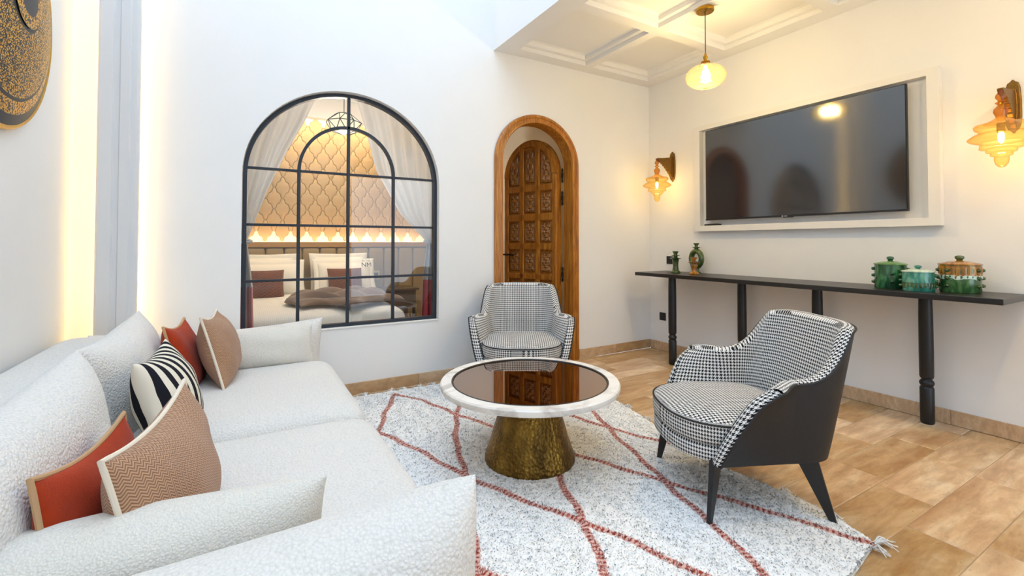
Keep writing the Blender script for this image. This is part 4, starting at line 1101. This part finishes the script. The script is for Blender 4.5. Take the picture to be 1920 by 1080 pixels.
# ceramics on the console
c1 = thing('candlestick', 'green glazed candlestick standing nearest the room corner', 'candlestick', (3.66, 3.075, TT), group='glazed candlesticks on the console')
MB().lathe([(.046, 0), (.048, .006), (.044, .016), (.030, .026), (.026, .06), (.027, .10), (.032, .128), (.034, .134)], 28).build('stem', OLIVE, c1)
MB().lathe([(.030, .130), (.050, .140), (.052, .145), (.030, .148), (.018, .154), (.020, .162), (.040, .168), (.041, .172), (.018, .176)], 28).build('drip_tray', OLIVE, c1)
MB().lathe([(.018, .174), (.019, .19), (.028, .205), (.030, .212), (.022, .212), (.018, .198), (0, .198)], 28).build('candle_cup', OLIVE, c1)
c2 = thing('candlestick', 'small ochre glazed candlestick in front of the ring vase', 'candlestick', (3.625, 2.835, TT), group='glazed candlesticks on the console')
MB().lathe([(.045, 0), (.047, .008), (.036, .018), (.024, .03), (.021, .05), (.028, .07), (.032, .085), (.026, .098), (.024, .104)], 28).build('stem', OCHRE, c2)
MB().lathe([(.022, .102), (.050, .112), (.053, .118), (.030, .120), (.020, .124)], 28).build('drip_tray', OCHRE, c2)
MB().lathe([(.018, .122), (.018, .136), (.029, .152), (.030, .160), (.022, .160), (.016, .145), (0, .145)], 28).build('candle_cup', OCHRE, c2)
rv = thing('ring_candle_holder', 'tall green ring shaped ceramic candle holder with open centre', 'candlestick', (3.79, 2.935, TT))
m2 = MB(); m2.lathe([(.040, 0), (.042, .008), (.030, .020), (.024, .035), (.026, .050)], 28); m2.build('foot', OLIVE, rv)
def torus(u, v):
    a, b = 2*PI*u, 2*PI*v; R_, r1, r2_ = .062, .026, .030
    y = (R_+r1*math.cos(b))*math.sin(a)*.92; z = (R_*1.18+r1*math.cos(b))*math.cos(a); return (r2_*math.sin(b), y, .140+z)
MB().grid(torus, 48, 16).build('ring_body', OLIVE, rv, angle=80)
MB().lathe([(.020, .225), (.018, .238), (.036, .248), (.037, .253), (.016, .258), (.015, .268), (.026, .284), (.027, .292), (.019, .292), (.014, .275), (0, .275)], 28).build('candle_cup', OLIVE, rv)
def jar(label, x, y, r, h, body, lid, knobm, studs, studm, bands=None):
    j = thing('lidded_jar', label, 'jar', (x, y, TT), group='studded ceramic jars on the console')
    MB().lathe([(r*.97, 0), (r, .004), (r*1.0, h*.5), (r*.99, h*.98), (r*.9, h*.985)], 44).build('body', body, j)
    if bands:
        for z0, z1, mt in bands:
            m3 = MB()
            def fn(u, v):
                a = 2*PI*u; zz = lerp(z0, z1, v)+min(.006, (z1-z0)*.2)*(math.sin(7*a)+.4*math.sin(11*a+1))*(1-v); rr = r*1.012+.004*math.sin(23*a)*math.sin(PI*v); return (rr*math.cos(a), rr*math.sin(a), zz)
            m3.grid(fn, 80, 5, wrap_u=True); m3.build('glaze_band', mt, j, angle=80)
    L = MB().lathe([(r*.9, h*.975), (r*1.05, h*.98), (r*1.06, h*1.02), (r*1.0, h*1.04), (r*.5, h*1.12), (0, h*1.15)], 44).build('lid', lid, j)
    MB().lathe([(r*.14, h*1.12), (r*.16, h*1.18), (r*.24, h*1.23), (r*.22, h*1.30), (r*.10, h*1.33), (0, h*1.33)], 20).build('knob', knobm, L)
    sm = MB().lathe([(0, .016), (.007, .014), (.011, .006), (.011, 0)], 12, (0, 0, 0), 'x', False); sme = sm.mesh('stud', studm)
    for k, (a_, zz) in enumerate(studs):
        a = math.radians(a_); link('stud', sme, j, (r*.995*math.cos(a), r*.995*math.sin(a), h*zz), (0, 0, a))
    return j
# camera direction from the jars is about azimuth 200 deg
s9 = [(az_, z_) for az_ in (20, 75, 115, 160, 205, 250, 292, 335) for z_ in (.25, .52, .80)]
jar('dark green lidded jar with stud rows, left of the three', 3.665, 1.345, .085, .155, GREEN, LIDG, GREEN, [(a, z) for a, z in s9 if a in (115, 292, 20)]+[(205, .62), (205, .3)], GREEN)
jar('small teal green lidded jar with yellow trim, middle of the three', 3.595, 1.180, .078, .118, TEAL, MINT, TEAL, [(a, z) for a, z in s9 if a in (115, 292, 335)], MOSS, [(.022, .052, OLIVE)])
jar('large jar with ochre top band and green lower half, near the sconce', 3.71, 1.02, .094, .165, MOSS, OCHRE, OLIVE, [(a, z) for a, z in s9 if a in (115, 160, 250, 292, 335)], OLIVE, [(.10, .158, OCHRE), (.082, .104, MINT)])

# =============================================================================================
#                                LEFT WALL: DOMED DISC
# =============================================================================================
dl = thing('wall_disc', 'large domed bronze wall disc covered in hammered gold dots', 'wall decoration', (LX, 2.60, 2.165), (0, PI/2, 0))
def m_dots(name, scale, thr, dark, gold, stretch=1.):
    m = NT(name); sep = m.node('ShaderNodeSeparateXYZ'); m.link(m.tex(), sep.inputs[0])
    ang_ = m.math('ARCTAN2', sep.outputs[1], sep.outputs[0]); rad = m.math('SQRT', m.math('ADD', m.math('POWER', sep.outputs[0], 2), m.math('POWER', sep.outputs[1], 2)))
    v = m.voro(scale)
    f = m.math('LESS_THAN', v, thr); c = m.mix(f, dark, gold); m.col(c)
    m.link(m.math('MULTIPLY_ADD', f, .55, .35), m.b.inputs['Metallic']); m.bump(v, .5, .006); m.set(rough=.38); return m.m
DOTS = m_dots('gold_dotted_bronze', 140, .44, rgb(44,34,24), rgb(232,182,74))
DOTB = m_dots('gold_dotted_band', 110, .52, rgb(52,38,22), rgb(224,172,70))
DARKB = plain('dark_patina', rgb(48,50,56), .45, .6)
GOLDR = m_brass('gold_rim', rgb(226,176,66), .35, 90, .4)
R0 = .555
def dome(r): return .02+.085*max(0, 1-(r/R0)**2)
def zone(nm, r0, r1, mat, extra=0):
    MB().lathe([(lerp(r0, r1, k/10), dome(lerp(r0, r1, k/10))+extra) for k in range(11)], 96, cap=False).build(nm, mat, dl, angle=60)
zone('boss', .0001, .085, DARKB, .004); zone('boss_ring', .085, .135, DOTB, .004); zone('inner_groove', .135, .15, DARKB)
zone('dotted_field', .15, .42, DOTS); zone('outer_groove', .42, .435, DARKB); zone('dotted_band', .435, .49, DOTB); zone('patina_band', .49, .535, DARKB)
MB().lathe([(.535, dome(.535)), (.545, dome(.535)+.003), (.553, .020), (.552, .008), (.540, .005)], 96, cap=False).build('rim', GOLDR, dl)
MB().lathe([(.12, .002), (.12, .02), (.0, .02)], 24).build('mount', IRON, dl)
